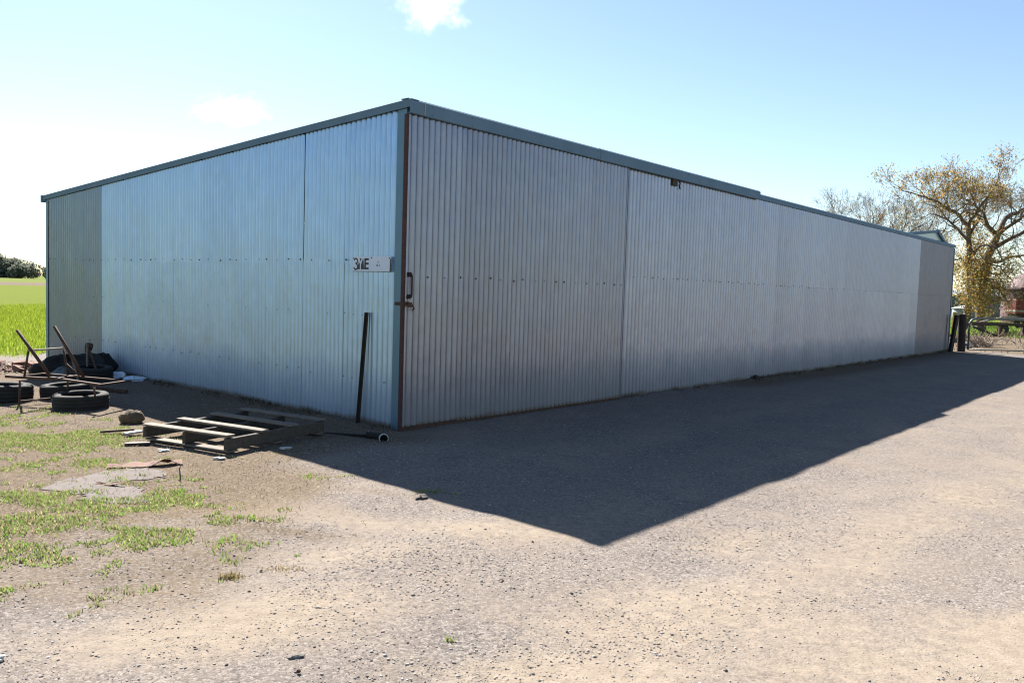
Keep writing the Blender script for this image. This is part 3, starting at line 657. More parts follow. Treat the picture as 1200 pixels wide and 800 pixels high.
tyre((-6.12, 12.0, -.005), .29, .22, 'dark tyre lying in the shade against the shed wall', G, (R_(3), R_(2), .4), .6)
tyre((-6.42, 12.42, .0), .34, .2, 'dark tyre tipped up at the back of the rubbish heap', G, (R_(38), R_(-22), .4), .6)

# ------------------------------------------------------------------ rusty frame
fr = empty('steel_trestle', (-5.3, 9.7, 0), 0, 'rusty tubular steel frame with two raked poles lying over the tyres', 'trestle')
O = Vector((-5.3, 9.7, 0))
def ft(name, pts, r, mat='rust', n=8): return MB().tube([Vector(p)-O for p in pts], r, n).build(name, M[mat], fr, smooth=True)
def fb(name, a, b_, wd, th, mat='rust'): return MB().bar(Vector(a)-O, Vector(b_)-O, wd, th).build(name, M[mat], fr)
ft('raked_pole', [(-5.40, 9.68, .30), (-5.82, 9.70, .855)], .019)
ft('raked_pole', [(-5.17, 9.95, .30), (-5.52, 9.95, .90)], .019)
ft('strut', [(-5.69, 9.71, .64), (-5.75, 9.72, .30)], .013); ft('strut', [(-5.42, 9.97, .62), (-5.37, 9.97, .30)], .012); ft('strut', [(-5.40, 9.99, .45), (-5.24, 10.0, .30)], .010)
ft('crossbar', [(-5.69, 9.69, .62), (-5.42, 9.95, .64)], .011, 'cream')
fb('base_rail', (-5.99, 9.76, .30), (-5.36, 9.64, .30), .035, .03); fb('base_rail', (-5.40, 9.65, .315), (-4.60, 9.24, .30), .035, .025)
fb('base_rail', (-4.62, 9.23, .30), (-4.50, 9.72, .30), .03, .02); fb('base_rail', (-5.40, 9.66, .295), (-5.28, 10.06, .30), .03, .02)
fb('base_rail', (-5.99, 9.78, .29), (-5.80, 10.2, .29), .03, .02); fb('base_rail', (-5.82, 10.2, .295), (-4.50, 9.74, .29), .028, .02)
ft('leg', [(-5.67, 9.50, .29), (-5.67, 9.48, -.02)], .012); ft('leg', [(-4.62, 9.12, .29), (-4.60, 9.10, .19)], .012); ft('leg', [(-5.16, 9.58, .29), (-5.16, 9.58, .20)], .012)
fb('leg_brace', (-5.67, 9.49, .05), (-5.45, 9.74, .06), .02, .015)

# ------------------------------------------------------------------ rubbish heap
def crumple(name, c, rx, ry, hz, mat, label, cat, seed, flatk=.5, rz=0, amp=.3, n=16, parent=None):
    """crumpled closed lump"""
    rr = random.Random(seed); b = MB(); vs = []; rows = n//2
    ph = [rr.uniform(0, 6.28) for _ in range(6)]
    for j in range(rows+1):
        th = math.pi*j/rows
        for i in range(n):
            a = 2*math.pi*i/n
            k = 1+amp*(math.sin(3*a+ph[0]+2*th)*.5+math.sin(5*a+ph[1]-3*th)*.35+math.sin(7*th+ph[2]+a)*.25)+rr.uniform(-.5, .5)*amp*.5
            x_, y_, z_ = rx*k*math.sin(th)*math.cos(a), ry*k*math.sin(th)*math.sin(a), hz*k*math.cos(th)
            vs.append((x_, y_, max(z_, -hz*flatk)))
    fs = [(j*n+i, j*n+(i+1) % n, (j+1)*n+(i+1) % n, (j+1)*n+i) for j in range(rows) for i in range(n)]
    b.add(vs, fs); o = b.build(name, M[mat], parent); o.location = c; o.rotation_euler = (0, 0, rz)
    if label: tag(o, label, cat)
    return o
crumple('plastic_sheet', (-6.62, 12.25, .10), .42, .30, .20, 'plastic_dark', 'crumpled black plastic sheeting heaped against the shed wall', 'plastic sheeting', 3, .5, .3, .35, 22)
crumple('feed_sack', (-6.5, 11.95, .06), .15, .10, .12, 'farshed', 'slumped blue-grey sack in front of the black plastic heap', 'sack', 5, .6, .5, .22, 16)
crumple('mossy_stone', (-7.0, 12.62, .10), .17, .14, .17, 'stone_grey', 'grey lichened stone at the far end of the rubbish heap', 'stone', 8, .6, 0, .15, 12)
crumple('old_bucket', (-6.25, 12.6, .16), .20, .16, .18, 'plastic_dark', 'battered black bucket lump standing on the rubbish heap', 'bucket', 12, .7, 0, .2, 12)
st = MB(); st.tube([(-6.30, 12.25, .40), (-6.26, 12.21, .49), (-6.2, 12.15, .50)], [.045, .06, .035], 8); tag(st.build('iron_casting', M['rust']), 'rounded brown rusty casting perched on top of the tyre heap', 'scrap iron')
for k, (p_, q_, lab) in enumerate([((-6.18, 12.0, .20), (-6.22, 12.08, .52), 'pale upright stick at the top of the rubbish heap'), ((-5.95, 11.85, .12), (-6.2, 12.1, .44), 'brown stick slanting down across the dark tyre'),
                                   ((-6.1, 11.6, .04), (-6.28, 11.75, .40), 'thin grey stick propped in front of the blue-grey sack')]):
    tag(MB().tube([p_, q_], [.014, .018], 6).build('stick', M['wood'] if k != 1 else M['rust']), lab, 'stick')
crumple('plastic_bag', (-5.88, 12.25, .05), .15, .08, .055, 'bag', 'crumpled blue and white plastic bag nearest the dark tyre', 'plastic bag', 21, .6, .4, .4, 14)
crumple('plastic_bag', (-5.52, 12.02, .03), .17, .08, .045, 'bag', 'flattened pale blue plastic scrap lying out on the dark earth', 'plastic bag', 22, .5, .9, .4, 14)
# rails of flat iron on the ground in front of the heap
tag(MB().bar((-5.9, 11.1, .05), (-4.95, 10.6, .05), .05, .04).build('iron_bar', M['rust']), 'long rusty bar lying on dark earth behind the near tyre', 'steel bar')

# broken bricks beyond the frame
protob = []
for k in range(3):
    b = MB(); b.box((0, 0, 0), (.23*(1 if k == 0 else .6), .11, .075), jit=.012); me = b.mesh('brick'); me.materials.append(M['brick']); protob.append(me)
bl = [(-7.95, 13.35), (-7.7, 13.2), (-7.62, 13.45), (-7.5, 13.62), (-7.85, 13.65), (-8.1, 13.5), (-7.4, 13.3), (-7.8, 13.0), (-8.3, 13.3), (-7.55, 13.05), (-8.5, 13.7), (-8.2, 12.9), (-7.25, 13.75), (-8.8, 13.4), (-7.6, 12.7), (-8.0, 12.6), (-8.45, 12.8)]
for k, (x_, y_) in enumerate(bl):
    o = bpy.data.objects.new('brick', protob[k % 3]); COL.objects.link(o); o.location = (x_, y_, gh(x_, y_)+.03+.04*(k < 4)); o.rotation_euler = (random.uniform(-.4, .4), random.uniform(-.3, .3), random.uniform(0, 3.1))
    tag(o, 'broken red-brown brick in the rubble beyond the rusty frame', 'brick', 'broken bricks in the rubble')
scatter_stones('brick_rubble', 900, lambda n: (rng.normal(-8.2, .9, n), rng.normal(13.1, .45, n)), .014, .06, [(.33, .15, .10), (.38, .28, .22), (.22, .11, .08), (.42, .36, .30)], 'small red and tan brick rubble at the paddock edge')

# ------------------------------------------------------------------ small yard things
crumple('boulder', (-3.94, 8.56, .055), .125, .10, .085, 'rock', 'rounded ochre rock on the earth between tyre and pallet', 'rock', 31, .6, .2, .10, 18)
def offcut(name, p_, q_, wd, th, mat, lab, cat='timber offcut'):
    tag(MB().bar(p_, q_, wd, th).build(name, M[mat], bevel=.002), lab, cat)
offcut('timber_offcut', (-3.92, 7.86, .03), (-3.63, 7.93, .05), .035, .02, 'rust', 'brown timber offcut lying left of the pallet')
offcut('timber_offcut', (-3.66, 7.80, .03), (-3.56, 7.93, .035), .065, .02, 'white', 'short white-faced board scrap beside the brown offcut', 'board scrap')
offcut('bark_piece', (-3.45, 7.36, .02), (-3.25, 7.42, .025), .06, .02, 'dark_steel', 'black bark scrap at the near left corner of the pallet', 'bark')
for k, (x_, y_, sx_, sy_, lab) in enumerate([(-3.02, 7.16, .05, .035, 'white crumpled scrap just in front of the pallet'), (-2.43, 6.88, .055, .03, 'white paper scrap off the near right corner of the pallet'), (-2.02, 7.40, .06, .03, 'greyish flat scrap in the shade right of the pallet'),
                                             (-1.42, 8.30, .12, .035, 'pale flat scrap on dark earth at the foot of the end wall'), (-.62, 5.9, .07, .035, 'pale flat stone in sun just below the shadow edge'), (-1.97, 3.14, .035, .02, 'pale flat scrap at the bottom left corner')]):
    crumple('paper_scrap', (x_, y_, gh(x_, y_)+.010), sx_, sy_, .012, 'white' if k < 3 or k == 5 else 'sheet_pale', lab, 'scrap', 40+k, .5, .3*k, .35, 12)
# curled rusty sheet: a wavy plate
def wavy(name, p_, q_, wd, mat, lab, waves, seed, hgt=.05, th=.006, cat='sheet metal'):
    rr = random.Random(seed); p_ = Vector(p_); q_ = Vector(q_); t_ = (q_-p_); L_ = t_.length; t_.normalize(); s_ = Vector((-t_.y, t_.x, 0)); n = 26; b = MB(); V_ = []
    for th_ in (0, -th):
        for i in range(n+1):
            u = i/n; e = .75+.25*math.sin(9*u+seed)+rr.uniform(-.1, .1)
            z1 = .010+hgt*max(0, .35*math.sin(waves*u*math.pi*1.3+seed)+.65*math.sin(waves*u*2.1+seed*.7)+rr.uniform(-.08, .08))*.9; z2 = .01+.018*abs(math.sin(waves*u*math.pi+1.2))
            c = p_+t_*L_*u
            V_ += [c-s_*wd*.5*e+Vector((0, 0, z1+th_)), c+s_*.02*e+Vector((0, 0, (z1+z2)*.6+th_)), c+s_*wd*.5*e+Vector((0, 0, z2+th_))]
    o3 = 3*(n+1); f = []
    for i in range(n):
        for j in range(2):
            a = 3*i+j; f += [(a, a+3, a+4, a+1), (o3+a, o3+a+1, o3+a+4, o3+a+3)]
        f += [(3*i, o3+3*i, o3+3*i+3, 3*i+3), (3*i+2, 3*i+5, o3+3*i+5, o3+3*i+2)]
    f += [(0, 1, o3+1, o3), (1, 2, o3+2, o3+1), (3*n, o3+3*n, o3+3*n+1, 3*n+1), (3*n+1, o3+3*n+1, o3+3*n+2, 3*n+2)]
    b.add(V_, f); return tag(b.build(name, M[mat]), lab, cat)
wavy('rusted_sheet', (-3.17, 6.46, gh(-3.17, 6.46)), (-2.68, 6.72, gh(-2.68, 6.72)), .15, 'sheet_rust', 'buckled strip of red-brown rusted sheet in front of the pallet', 3.2, 4)
wavy('rusted_flake', (-2.98, 5.90, 0), (-2.78, 5.93, 0), .05, 'sheet_rust', 'small curled rusty flake at the edge of the pinkish flat sheet', 1.2, 9, .02, .004)
b = MB()
out_ = [(-3.30, 5.72), (-3.25, 6.05), (-3.12, 6.38), (-2.92, 6.52), (-2.72, 6.45), (-2.62, 6.25), (-2.80, 6.12), (-2.90, 6.0), (-2.70, 5.93), (-2.55, 5.75), (-2.42, 5.52), (-2.62, 5.42), (-2.85, 5.46), (-2.92, 5.62), (-3.05, 5.68)]
fine = []
for (xa, ya), (xb, yb) in zip(out_, out_[1:]+out_[:1]):
    for k in range(6):
        u = k/6; fine.append((xa+(xb-xa)*u+random.uniform(-.03, .03), ya+(yb-ya)*u+random.uniform(-.03, .03)))
vt = [(x_, y_, gh(x_, y_)+.003+random.uniform(0, .004)) for x_, y_ in fine]; n = len(vt)
b.add(vt+[(x_, y_, z_-.02) for x_, y_, z_ in vt], [tuple(range(n)), tuple(range(n, 2*n))[::-1]]+[(i, (i+1) % n, n+(i+1) % n, n+i) for i in range(n)])
tag(b.build('flat_sheet', M['sheet_pale']), 'faded pinkish flat sheet half buried in the earth and grass', 'sheet')
tag(MB().tube([(-2.50, 6.24, 0), (-2.505, 6.23, .07), (-2.49, 6.22, .10)], [.006, .005, .003], 5).add([], []).build('dead_stalk', M['bark']), 'short dead stalk standing in bare earth right of the flat sheet', 'stalk')
x, y = rng.normal(-1.42, .03, 260), rng.normal(4.20, .022, 260)
tag(blades('dry_tuft', x, y, .012, .035, .006, [(.22, .17, .08), (.30, .24, .12), (.14, .12, .05)], ''), 'small dry grass tuft alone on the sandy foreground', 'grass tuft')
x, y = rng.normal(-1.18, .07, 200), rng.normal(4.33, .03, 200)
blades('dry_tuft', x, y, .006, .02, .006, [(.26, .2, .11), (.34, .27, .16)], 'low flattened dry tuft right of the first on the sand', 'grass tuft')
crumple('dark_stick', (-.83, 3.26, .004), .036, .008, .006, 'stone_grey', 'dark sliver of bark lying on pale foreground sand', 'bark', 60, .6, .5, .3, 12)
crumple('clod', (-.79, 3.13, .006), .009, .008, .008, 'rust', 'small brown clod just below the bark sliver', 'clod', 61, .6, 0, .2, 10)
crumple('clod', W(8.62, -.10, .03), .07, .06, .06, 'dark_steel', 'dark lump of earth against the foot of the long wall', 'clod', 62, .6, 0, .25, 14)

# ------------------------------------------------------------------ gate and posts
b = MB(); b.tube([(14.33, 26.35, -.1), (14.31, 26.35, .6), (14.30, 26.35, 1.19)], [.125, .12, .115], 12); tag(b.build('gate_post', M['post_wood'], smooth=False), 'thick dark timber post carrying the farm gate', 'post')
b = MB(); b.bar((13.80, 26.0, -.05), (13.97, 26.05, 1.16), .11, .09); tag(b.build('steel_post', M['dark_steel']), 'dark narrow post leaning on the far corner of the shed', 'post')
gt = empty('farm_gate', (14.52, 26.3, 0), R_(2), 'galvanised pipe farm gate with rounded top corner, hung on the dark post', 'gate')
Wd = 4.2
b = MB(); b.tube([(0, 0, .08), (0, 0, .85), (.02, 0, .94), (.07, 0, 1.02), (.16, 0, 1.06), (.3, 0, 1.07), (Wd-.2, 0, 1.07), (Wd-.06, 0, 1.02), (Wd, 0, .88), (Wd, 0, .08)], .032, 8); b.tube([(0, 0, .08), (Wd, 0, .08)], .02, 8); b.build('frame', M['galv_pipe'], gt, smooth=True)
b = MB(); b.tube([(2.8, 0, .09), (2.8, 0, 1.06)], .014, 6); b.build('brace', M['galv_pipe'], gt)
b = MB()
for z_ in (.25, .42, .6, .8): b.tube([(0.02, 0, z_), (Wd-.02, 0, z_)], .0025, 4)
b.build('wire', M['galv_pipe'], gt)
b = MB(); b.b2((-.12, -.02, .2), (0, .02, .25)); b.b2((-.12, -.02, .85), (0, .02, .90)); b.build('hinge', M['rust'], gt)
# brush heap, stones behind the gate
def brush(name, cx, cy, n, rad, hgt, mat, lab, cat='brush', r=.008):
    b = MB()
    for _ in range(n):
        a = random.uniform(0, 6.28); d_ = rad*math.sqrt(random.random()); p0 = Vector((cx+d_*math.cos(a), cy+d_*math.sin(a), random.uniform(0, hgt*.35)))
        v = Vector((random.uniform(-1, 1), random.uniform(-1, 1), random.uniform(-.1, .9))).normalized()*random.uniform(.25, .7); md = p0+v*.5+Vector((random.uniform(-.08, .08), random.uniform(-.08, .08), random.uniform(-.05, .08)))
        b.tube([p0, md, p0+v], [r*1.3, r, r*.6], 4, False)
    return tag(b.build(name, M[mat]), lab, cat)
brush('brush_heap', 16.7, 29.6, 110, .5, .3, 'twig', 'tangled heap of dead grey branches just behind the gate', r=.012)
brush('branch_litter', 20.5, 34.5, 45, 2.2, .05, 'twig', 'low scatter of dead branches farther behind the gate', r=.015)
crumple('white_stone', (15.75, 28.6, .08), .17, .13, .12, 'white', 'pale white stone at the foot of the gate', 'stone', 71, .6, 0, .15, 14)
for k, (x_, y_, s_) in enumerate([(15.6, 30.2, .2), (16.2, 31.5, .24), (15.9, 29.3, .15), (17.6, 33.6, .26), (18.1, 34.8, .3), (17.3, 32.4, .18)]):
    rl_ = ['nearest small reddish stone', 'broad pale stone', 'small brick-red stone close to the gate', 'pinkish stone', 'largest red stone at the back', 'small pale stone at the middle'][k]+' of the rubble behind the gate post'
    crumple('rubble_stone', (x_, y_, s_*.5), s_, s_*.8, s_*.8, 'sheet_pale' if k % 2 else 'brick', rl_, 'stone', 80+k, .6, k, .25, 12)['group'] = 'rubble stones behind the gate post'
b = MB(); b.tube([(27.2, 51.0, 0), (27.2, 51.0, 1.0)], .11, 8); tag(b.build('marker_post', M['ypaint']), 'small yellow post in the grass between shed and gate post', 'post')

# ------------------------------------------------------------------ harrow
hr = empty('farm_harrow', (23.2, 39.5, 0), 0, 'rusty farm implement with low beam and hanging tines behind the gate', 'farm implement')
def hb(name, a, b_, wd, th, mat='dark_steel'): return MB().bar(a, b_, wd, th).build(name, M[mat], hr)
hb('beam', (-1.3, 0, .56), (1.55, 0, .60), .10, .09); hb('beam', (-.7, 1.3, .62), (2.6, 1.3, .62), .10, .09, 'rust')
for x_ in (.06, 1.12): hb('leg', (x_, 0, -.02), (x_, 0, .56), .08, .08, 'rust')
hb('drawbar', (-1.25, 0, .46), (.02, 0, .03), .09, .08)
for k in range(6):
    x_ = -1.15+k*.2; z_ = .46-.34*(k*.2/1.27)-.02; MB().tube([(x_, 0, z_), (x_-.03, -.03, z_-.12), (x_-.1, -.05, max(z_-.22, .0))], [.028, .022, .01], 5).build('tine', M['dark_steel'], hr)
hb('arm', (-.15, 1.4, .64), (1.0, 1.4, .92), .07, .07, 'cream'); hb('arm', (.9, 1.4, .93), (2.6, 1.4, .90), .08, .07, 'cream'); hb('arm', (.35, .5, .55), (.35, .5, .30), .05, .05)
for x_ in (.45, 1.7):
    o = MB().lathe([(.30, -.05), (.34, 0), (.30, .05), (.08, .06), (.08, -.06)], 20, (0, 0, 0), True).build('wheel', M['rubber'], hr, smooth=False); o.rotation_euler = (math.pi/2, 0, .2); o.location = (x_+.9, 1.9, .32)
x, y = rng.normal(24.2, .9, 300), rng.normal(40.2, .3, 300)
blades('weed_clump', x, y, .1, .4, .05, [(.07, .10, .03), (.12, .10, .05), (.18, .13, .07)], 'dark weeds grown up round the legs of the harrow', 'weeds')

# ------------------------------------------------------------------ farther farm things
fs = empty('distant_shed', (54, 100, 0), R_(-8), 'distant blue-grey zinc shed behind the autumn-leaved tree', 'shed')
b = MB(); b.b2((-2, 0, 0), (6.9, 5, 2.5)); b.build('wall', M['farshed'], fs)
b = MB(); b.add([(-2.2, -.2, 2.5), (7.1, -.2, 2.5), (7.1, 5.2, 3.1), (-2.2, 5.2, 3.1), (-2.2, -.2, 2.6), (7.1, -.2, 2.6), (7.1, 5.2, 3.2), (-2.2, 5.2, 3.2)], [(0, 3, 2, 1), (4, 5, 6, 7), (0, 1, 5, 4), (1, 2, 6, 5), (2, 3, 7, 6), (3, 0, 4, 7)]); b.build('roof', M['tank_pale'], fs)
tk = empty('water_tank', (41.4, 76, 0), 0, 'low pale water tank seen just past the shed corner', 'water tank')
MB().lathe([(0, 0), (1.0, 0), (1.02, .5), (1.0, 1.05), (.9, 1.15)], 28).build('tank_body', M['tank_pale'], tk, smooth=True); MB().lathe([(1.06, 1.08), (1.06, 1.14), (.4, 1.34), (0, 1.38)], 28).build('lid', M['white'], tk)
# old red header behind the gate
hd_ = empty('red_harvester', (33.9, 55, 0), R_(-10), 'old faded red harvester with cream band at the right edge', 'harvester')
b = MB(); b.b2((-.8, -.8, .95), (2.8, .9, 1.95)); b.build('bin', M['red_paint'], hd_, bevel=.05); b = MB(); b.b2((-.83, -.83, 1.12), (2.83, .93, 1.24)); b.build('band', M['cream'], hd_)
b = MB(); b.b2((-.7, -.6, .65), (2.7, .7, .94)); b.build('chassis', M['dark_steel'], hd_)
for k in range(5): x_ = -.6+k*.8; MB().b2((x_, -.86, 1.26), (x_+.06, -.802, 1.93)).build('rib', M['red_paint'], hd_)
for x_ in (-.4, 2.3):
    o = MB().lathe([(.36, -.11), (.46, -.08), (.48, 0), (.46, .08), (.36, .11), (.12, .08), (.12, -.08)], 24, (0, 0, 0), True).build('wheel', M['rubber'], hd_); o.rotation_euler = (math.pi/2, 0, 0); o.location = (x_, -.75, .47)
si = empty('red_silo', (44.3, 71, 0), 0, 'tall dull red tank with sloping top behind the harvester', 'silo')
MB().lathe([(2.2, .0), (2.22, 1.0), (2.2, 1.05), (2.22, 2.0), (2.2, 2.05), (2.2, 2.95)], 28).build('silo_wall', M['silo'], si, smooth=True); MB().lathe([(2.3, 2.93), (2.25, 3.05), (1.2, 4.0), (.5, 4.45), (0, 4.5)], 28).build('silo_roof', M['silo'], si); MB().lathe([(2.24, 2.0), (2.29, 2.0), (2.29, 2.1), (2.24, 2.1)], 28, (0, 0, 0), True).build('band', M['dark_steel'], si)

# ------------------------------------------------------------------ trees
class Tree:
    def __init__(s, seed): s.r = random.Random(seed); s.thick = MB(); s.thin = MB(); s.tips = []
    def limb(s, pts, r0, r1, wob=.06):
        pts = [Vector(p) for p in pts]; out = []
        for i in range(len(pts)-1):
            for k in range(3):
                t_ = k/3; q = pts[i].lerp(pts[i+1], t_)
                if i+k: q += Vector([s.r.uniform(-1, 1)*wob for _ in range(3)])
                out.append(q)
        out.append(pts[-1]); n = len(out); rs = [r0+(r1-r0)*i/(n-1) for i in range(n)]
        s.thick.tube(out, rs, 8, False); return out, rs
    def grow(s, p, d, L, r, lvl, up=.12, spread=.75, stop=.008):
        n = 4; pts = [p]; dd = d.normalized()
        for i in range(n):
            dd = (dd+Vector([s.r.uniform(-1, 1)*.22 for _ in range(3)])+Vector((0, 0, up*.4))).normalized(); pts.append(pts[-1]+dd*L/n)
        r1 = r*.62; (s.thick if r > .035 else s.thin).tube(pts, [r+(r1-r)*i/n for i in range(n+1)], 5 if r > .035 else 3, False)
        r1 = max(r1, .0085)
        if lvl <= 0: s.tips.append(pts[-1]); s.tips.append(pts[2]); return
        k = s.r.choice((2, 2, 3)) if lvl > 1 else 3
        for i in range(k):
            q = pts[-1] if i < 2 else pts[s.r.choice((2, 3))]
            nd = (dd+Vector([s.r.uniform(-1, 1)*spread for _ in range(3)])+Vector((0, 0, up))).normalized()
            s.grow(q, nd, L*s.r.uniform(.68, .88), r1*s.r.uniform(.75, .98), lvl-1, up, spread, stop)
    def sprout(s, limb, n, L, r, lvl, start=.3, **k):
        pts, rs = limb; N = len(pts)
        for _ in range(n):
            i = min(N-2, int(N*(start+(1-start)*s.r.random()))); d = (pts[i+1]-pts[i]).normalized(); side = Vector([s.r.uniform(-1, 1) for _ in range(3)])
            s.grow(pts[i], (d*.5+side).normalized()+Vector((0, 0, .25)), L*s.r.uniform(.7, 1.2), min(r, rs[i]*.7), lvl, **k)
        s.grow(pts[-1], (pts[-1]-pts[-2]).normalized(), L, rs[-1], lvl, **k)
def leafcloud(name, P_, size, cols, parent, jit=.15, flat=.0):
    n = len(P_); P_ = np.asarray(P_)+rng.normal(0, jit, (n, 3)); sz = size*(.5+rng.random(n))
    a = rng.normal(size=(n, 3)); a /= np.linalg.norm(a, axis=1)[:, None]; b = rng.normal(size=(n, 3)); b -= a*(a*b).sum(1)[:, None]; b /= np.linalg.norm(b, axis=1)[:, None]
    a *= sz[:, None]; b *= (sz*.62)[:, None]
    V = np.stack([P_-a, P_-b*.9-a*.1, P_+a, P_+b*.9+a*.1], 1).reshape(-1, 3); Fc = (np.arange(n)*4)[:, None]+np.array([[0, 1, 2, 3]])
    ci = np.array(cols)[rng.integers(0, len(cols), n)]*(.7+.6*rng.random((n, 1)))*.8; C = np.repeat(np.concatenate([ci, np.ones((n, 1))], 1), 4, 0)
    return npmesh(name, V, Fc, M['leaf'], parent, colors=C)
def finish(T, root, leaves=None):
    T.thick.build('trunk', M['bark'], root, smooth=True); tag(T.thin.build('twigs', M['twig'], root), kind='stuff')
    if leaves is not None and len(leaves[0]): leafcloud('crown', *leaves[:1], leaves[1], leaves[2], root, leaves[3])
# main spreading bare tree
tr = empty('bare_tree', (26.8, 47.3, 0), 0, 'big spreading nearly leafless tree with forked dark trunk at the right edge', 'tree')
T = Tree(3)
trunk = T.limb([(0, 0, -.1), (-.1, .1, 2.2), (.1, 0, 4.2), (.55, 0, 5.4)], .28, .20, .03)
A = T.limb([(.55, 0, 5.4), (1.1, .2, 6.5), (2.1, .4, 7.0), (3.1, .3, 7.2)], .17, .06)
B = T.limb([(.25, 0, 4.6), (1.2, -.3, 5.3), (2.3, -.6, 6.0), (3.6, -.8, 6.2), (4.8, -1, 6.9)], .13, .05)
Cc = T.limb([(.15, 0, 3.9), (1.0, .6, 4.0), (2.1, 1.2, 4.35), (3.6, 1.5, 4.5)], .11, .04)
Dd = T.limb([(.55, 0, 5.4), (-.1, -.3, 5.9), (-.7, -.7, 6.6), (-1.5, -1, 7.1)], .12, .05)
Ee = T.limb([(.5, 0, 5.3), (.5, 1.2, 6.2), (.3, 2.4, 7.0)], .12, .05); Ff = T.limb([(.6, 0, 5.5), (1.0, -1.2, 6.3), (1.4, -2.4, 7.0)], .11, .05)
for q, n_, L_, lv_ in ((A, 9, .7, 5), (B, 8, .75, 4), (Cc, 3, .6, 3), (Dd, 8, .8, 5), (Ee, 5, .75, 5), (Ff, 5, .75, 5)): T.sprout(q, n_, L_, .045, lv_, .25, spread=.85, up=-.02)
tp = np.array([tuple(p) for p in T.tips]); sel = (rng.random(len(tp)) < .36) & ~((tp[:, 0] > .8) & (tp[:, 2] < 5.2))
OR = [(.52, .32, .09), (.45, .34, .12), (.58, .40, .14), (.36, .29, .13), (.50, .25, .08)]
finish(T, tr, (np.repeat(tp[sel], 2, 0), .034, OR+[(.24, .17, .12), (.2, .15, .11)], .16)); print('tips', len(tp))
# second tree, ivy and yellow leaves up its trunk, right beside the shed end
tr = empty('golden_tree', (25.5, 46.5, 0), 0, 'tree with golden brown leaves clinging low, just past the shed corner', 'tree')
T = Tree(8); tk_ = T.limb([(0, 0, -.1), (.05, 0, 2.5), (-.1, 0, 4.6), (-.2, .1, 5.9)], .20, .13, .04)
A = T.limb([(-.2, .1, 5.9), (-.9, .2, 6.6), (-2.0, .3, 7.2), (-3.0, .3, 7.5)], .11, .045); B = T.limb([(-.2, .1, 5.9), (.1, -.3, 6.8), (.5, -.7, 7.7)], .10, .045); Cc = T.limb([(-.15, 0, 5.0), (-1.2, -.6, 5.7), (-2.4, -1.2, 6.2)], .09, .04); Dd = T.limb([(-.1, 0, 5.5), (.8, .8, 6.4), (1.4, 1.6, 7.0)], .09, .04)
low = [T.limb([(0, 0, z_), (dx_*.5, dy_*.5, z_+.45), (dx_, dy_, z_+.25), (dx_*1.3, dy_*1.3, z_-.35)], .06, .025) for z_, dx_, dy_ in ((2.2, 1.3, -.6), (2.5, 1.6, .3), (2.0, 1.2, .8), (4.4, 1.2, -.3), (1.9, .6, -.9), (2.8, 1.4, .6), (3.4, 1.1, -1.0), (3.6, -.9, .5), (2.5, -.6, -1.2), (4.2, .9, .6), (3.0, 1.5, 0.))]
for q, n_, L_, lv_ in ((A, 9, .85, 5), (B, 7, .75, 5), (Cc, 7, .85, 4), (Dd, 7, .75, 4)): T.sprout(q, n_, L_, .04, lv_, .2, spread=.8)
hi = np.array([tuple(p) for p in T.tips]); T.tips = []
for q in low: T.sprout(q, 9, .5, .02, 3, .15, up=-.05, spread=.9)
lo_ = np.array([tuple(p) for p in T.tips])
tp = np.concatenate([np.repeat(hi[rng.random(len(hi)) < .5], 3, 0), np.repeat(lo_[lo_[:, 0] < 1.75], 4, 0)])
iv = np.stack([rng.normal(0, .28, 2200), rng.normal(0, .28, 2200), 1.5+4.8*rng.random(2200)**1.3], 1)
GO = [(.50, .30, .06), (.38, .29, .08), (.28, .27, .08), (.54, .24, .05), (.42, .35, .13), (.25, .21, .08)]
finish(T, tr, (np.concatenate([tp, iv]), .05, GO, .17))
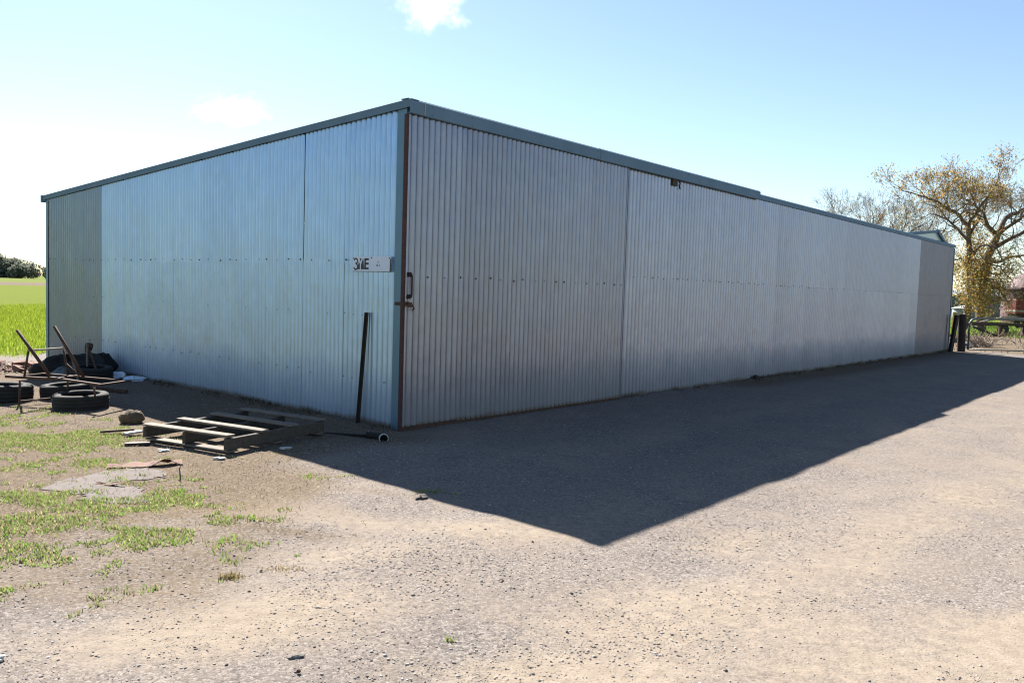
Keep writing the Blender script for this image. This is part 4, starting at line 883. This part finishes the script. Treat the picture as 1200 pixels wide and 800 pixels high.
# bare tree beyond the roof
for (x_, y_, sd, lab, hs) in ((25.9, 60, 21, 'bare pale-twigged tree rising behind the shed roof', 1.0), (29.5, 63, 27, 'bare twiggy tree between the roof tree and the golden tree', 1.0)):
    tr = empty('bare_tree', (x_, y_, 0), sd, lab, 'tree'); T = Tree(sd)
    T.limb([(0, 0, -.1), (.1, 0, 2.0), (0, 0, 3.8)], .24, .18, .04); ls = []
    for k in range(7):
        a = k*2*math.pi/7+.3; ls.append(T.limb([(0, 0, 3.7), (1.2*math.cos(a), 1.2*math.sin(a), 5.0), (2.4*math.cos(a), 2.4*math.sin(a), 6.6)], .10, .045))
    for q in ls: T.sprout(q, 5, .95, .03, 5, .2, spread=.75)
    tp = np.array([tuple(p) for p in T.tips]); finish(T, tr, (np.repeat(tp[rng.random(len(tp)) < .25], 2, 0), .034, OR+[(.26, .2, .14)]*3, .15))
# far tree line
def far_tree(x_, y_, h, wd, seed, lab):
    tr = empty('gum_tree', (x_, y_, 0), 0, lab, 'tree', 'gum trees along the far edge of the paddock'); rr = np.random.default_rng(seed)
    MB().tube([(0, 0, 0), (.2, 0, h*.3), (0, .2, h*.6)], [.3, .22, .12], 6).build('trunk', M['bark'], tr)
    cl = []; 
    for _ in range(26):
        a = rr.random()*6.28; d_ = wd*.5*math.sqrt(rr.random())*.85; z_ = h*(.12+.74*rr.random()*(1-.35*d_/(wd*.5))); c = np.array([d_*math.cos(a), d_*math.sin(a), z_]); R1 = wd*(.13+.1*rr.random())
        v = rr.normal(size=(170, 3)); v /= np.linalg.norm(v, axis=1)[:, None]; cl.append(c+v*R1*(rr.random((170, 1))**.4)*[1, 1, .8])
    g = .8+.5*rr.random(); leafcloud('crown', np.concatenate(cl), .5, [(.16*g, .185*g, .14*g), (.20*g, .22*g, .175*g), (.12*g, .15*g, .12*g), (.26*g, .26*g, .20*g)], tr, .1)  # crown colours lightened towards grey, distance haze put into the leaves
for i in range(17):
    x_ = -262+i*7.6; y_ = 332+random.uniform(-10, 16); h = random.uniform(8.8, 10.3) if x_ < -198 else random.uniform(7.2, 8.6)
    nm = 'dark olive gum tree in the far tree line across the paddock'
    nm = {7: 'far gum tree half cut off by the left edge of the photo', 8: 'rounded gum tree of the far tree line, second from the left edge', 9: 'lower far gum tree between the rounded one and the shed', 10: 'small far gum tree whose crown just meets the shed wall'}.get(i, 'gum tree of the far tree line beyond the left edge or behind the shed')
    far_tree(x_, y_, h, random.uniform(12, 16), 100+i, nm)
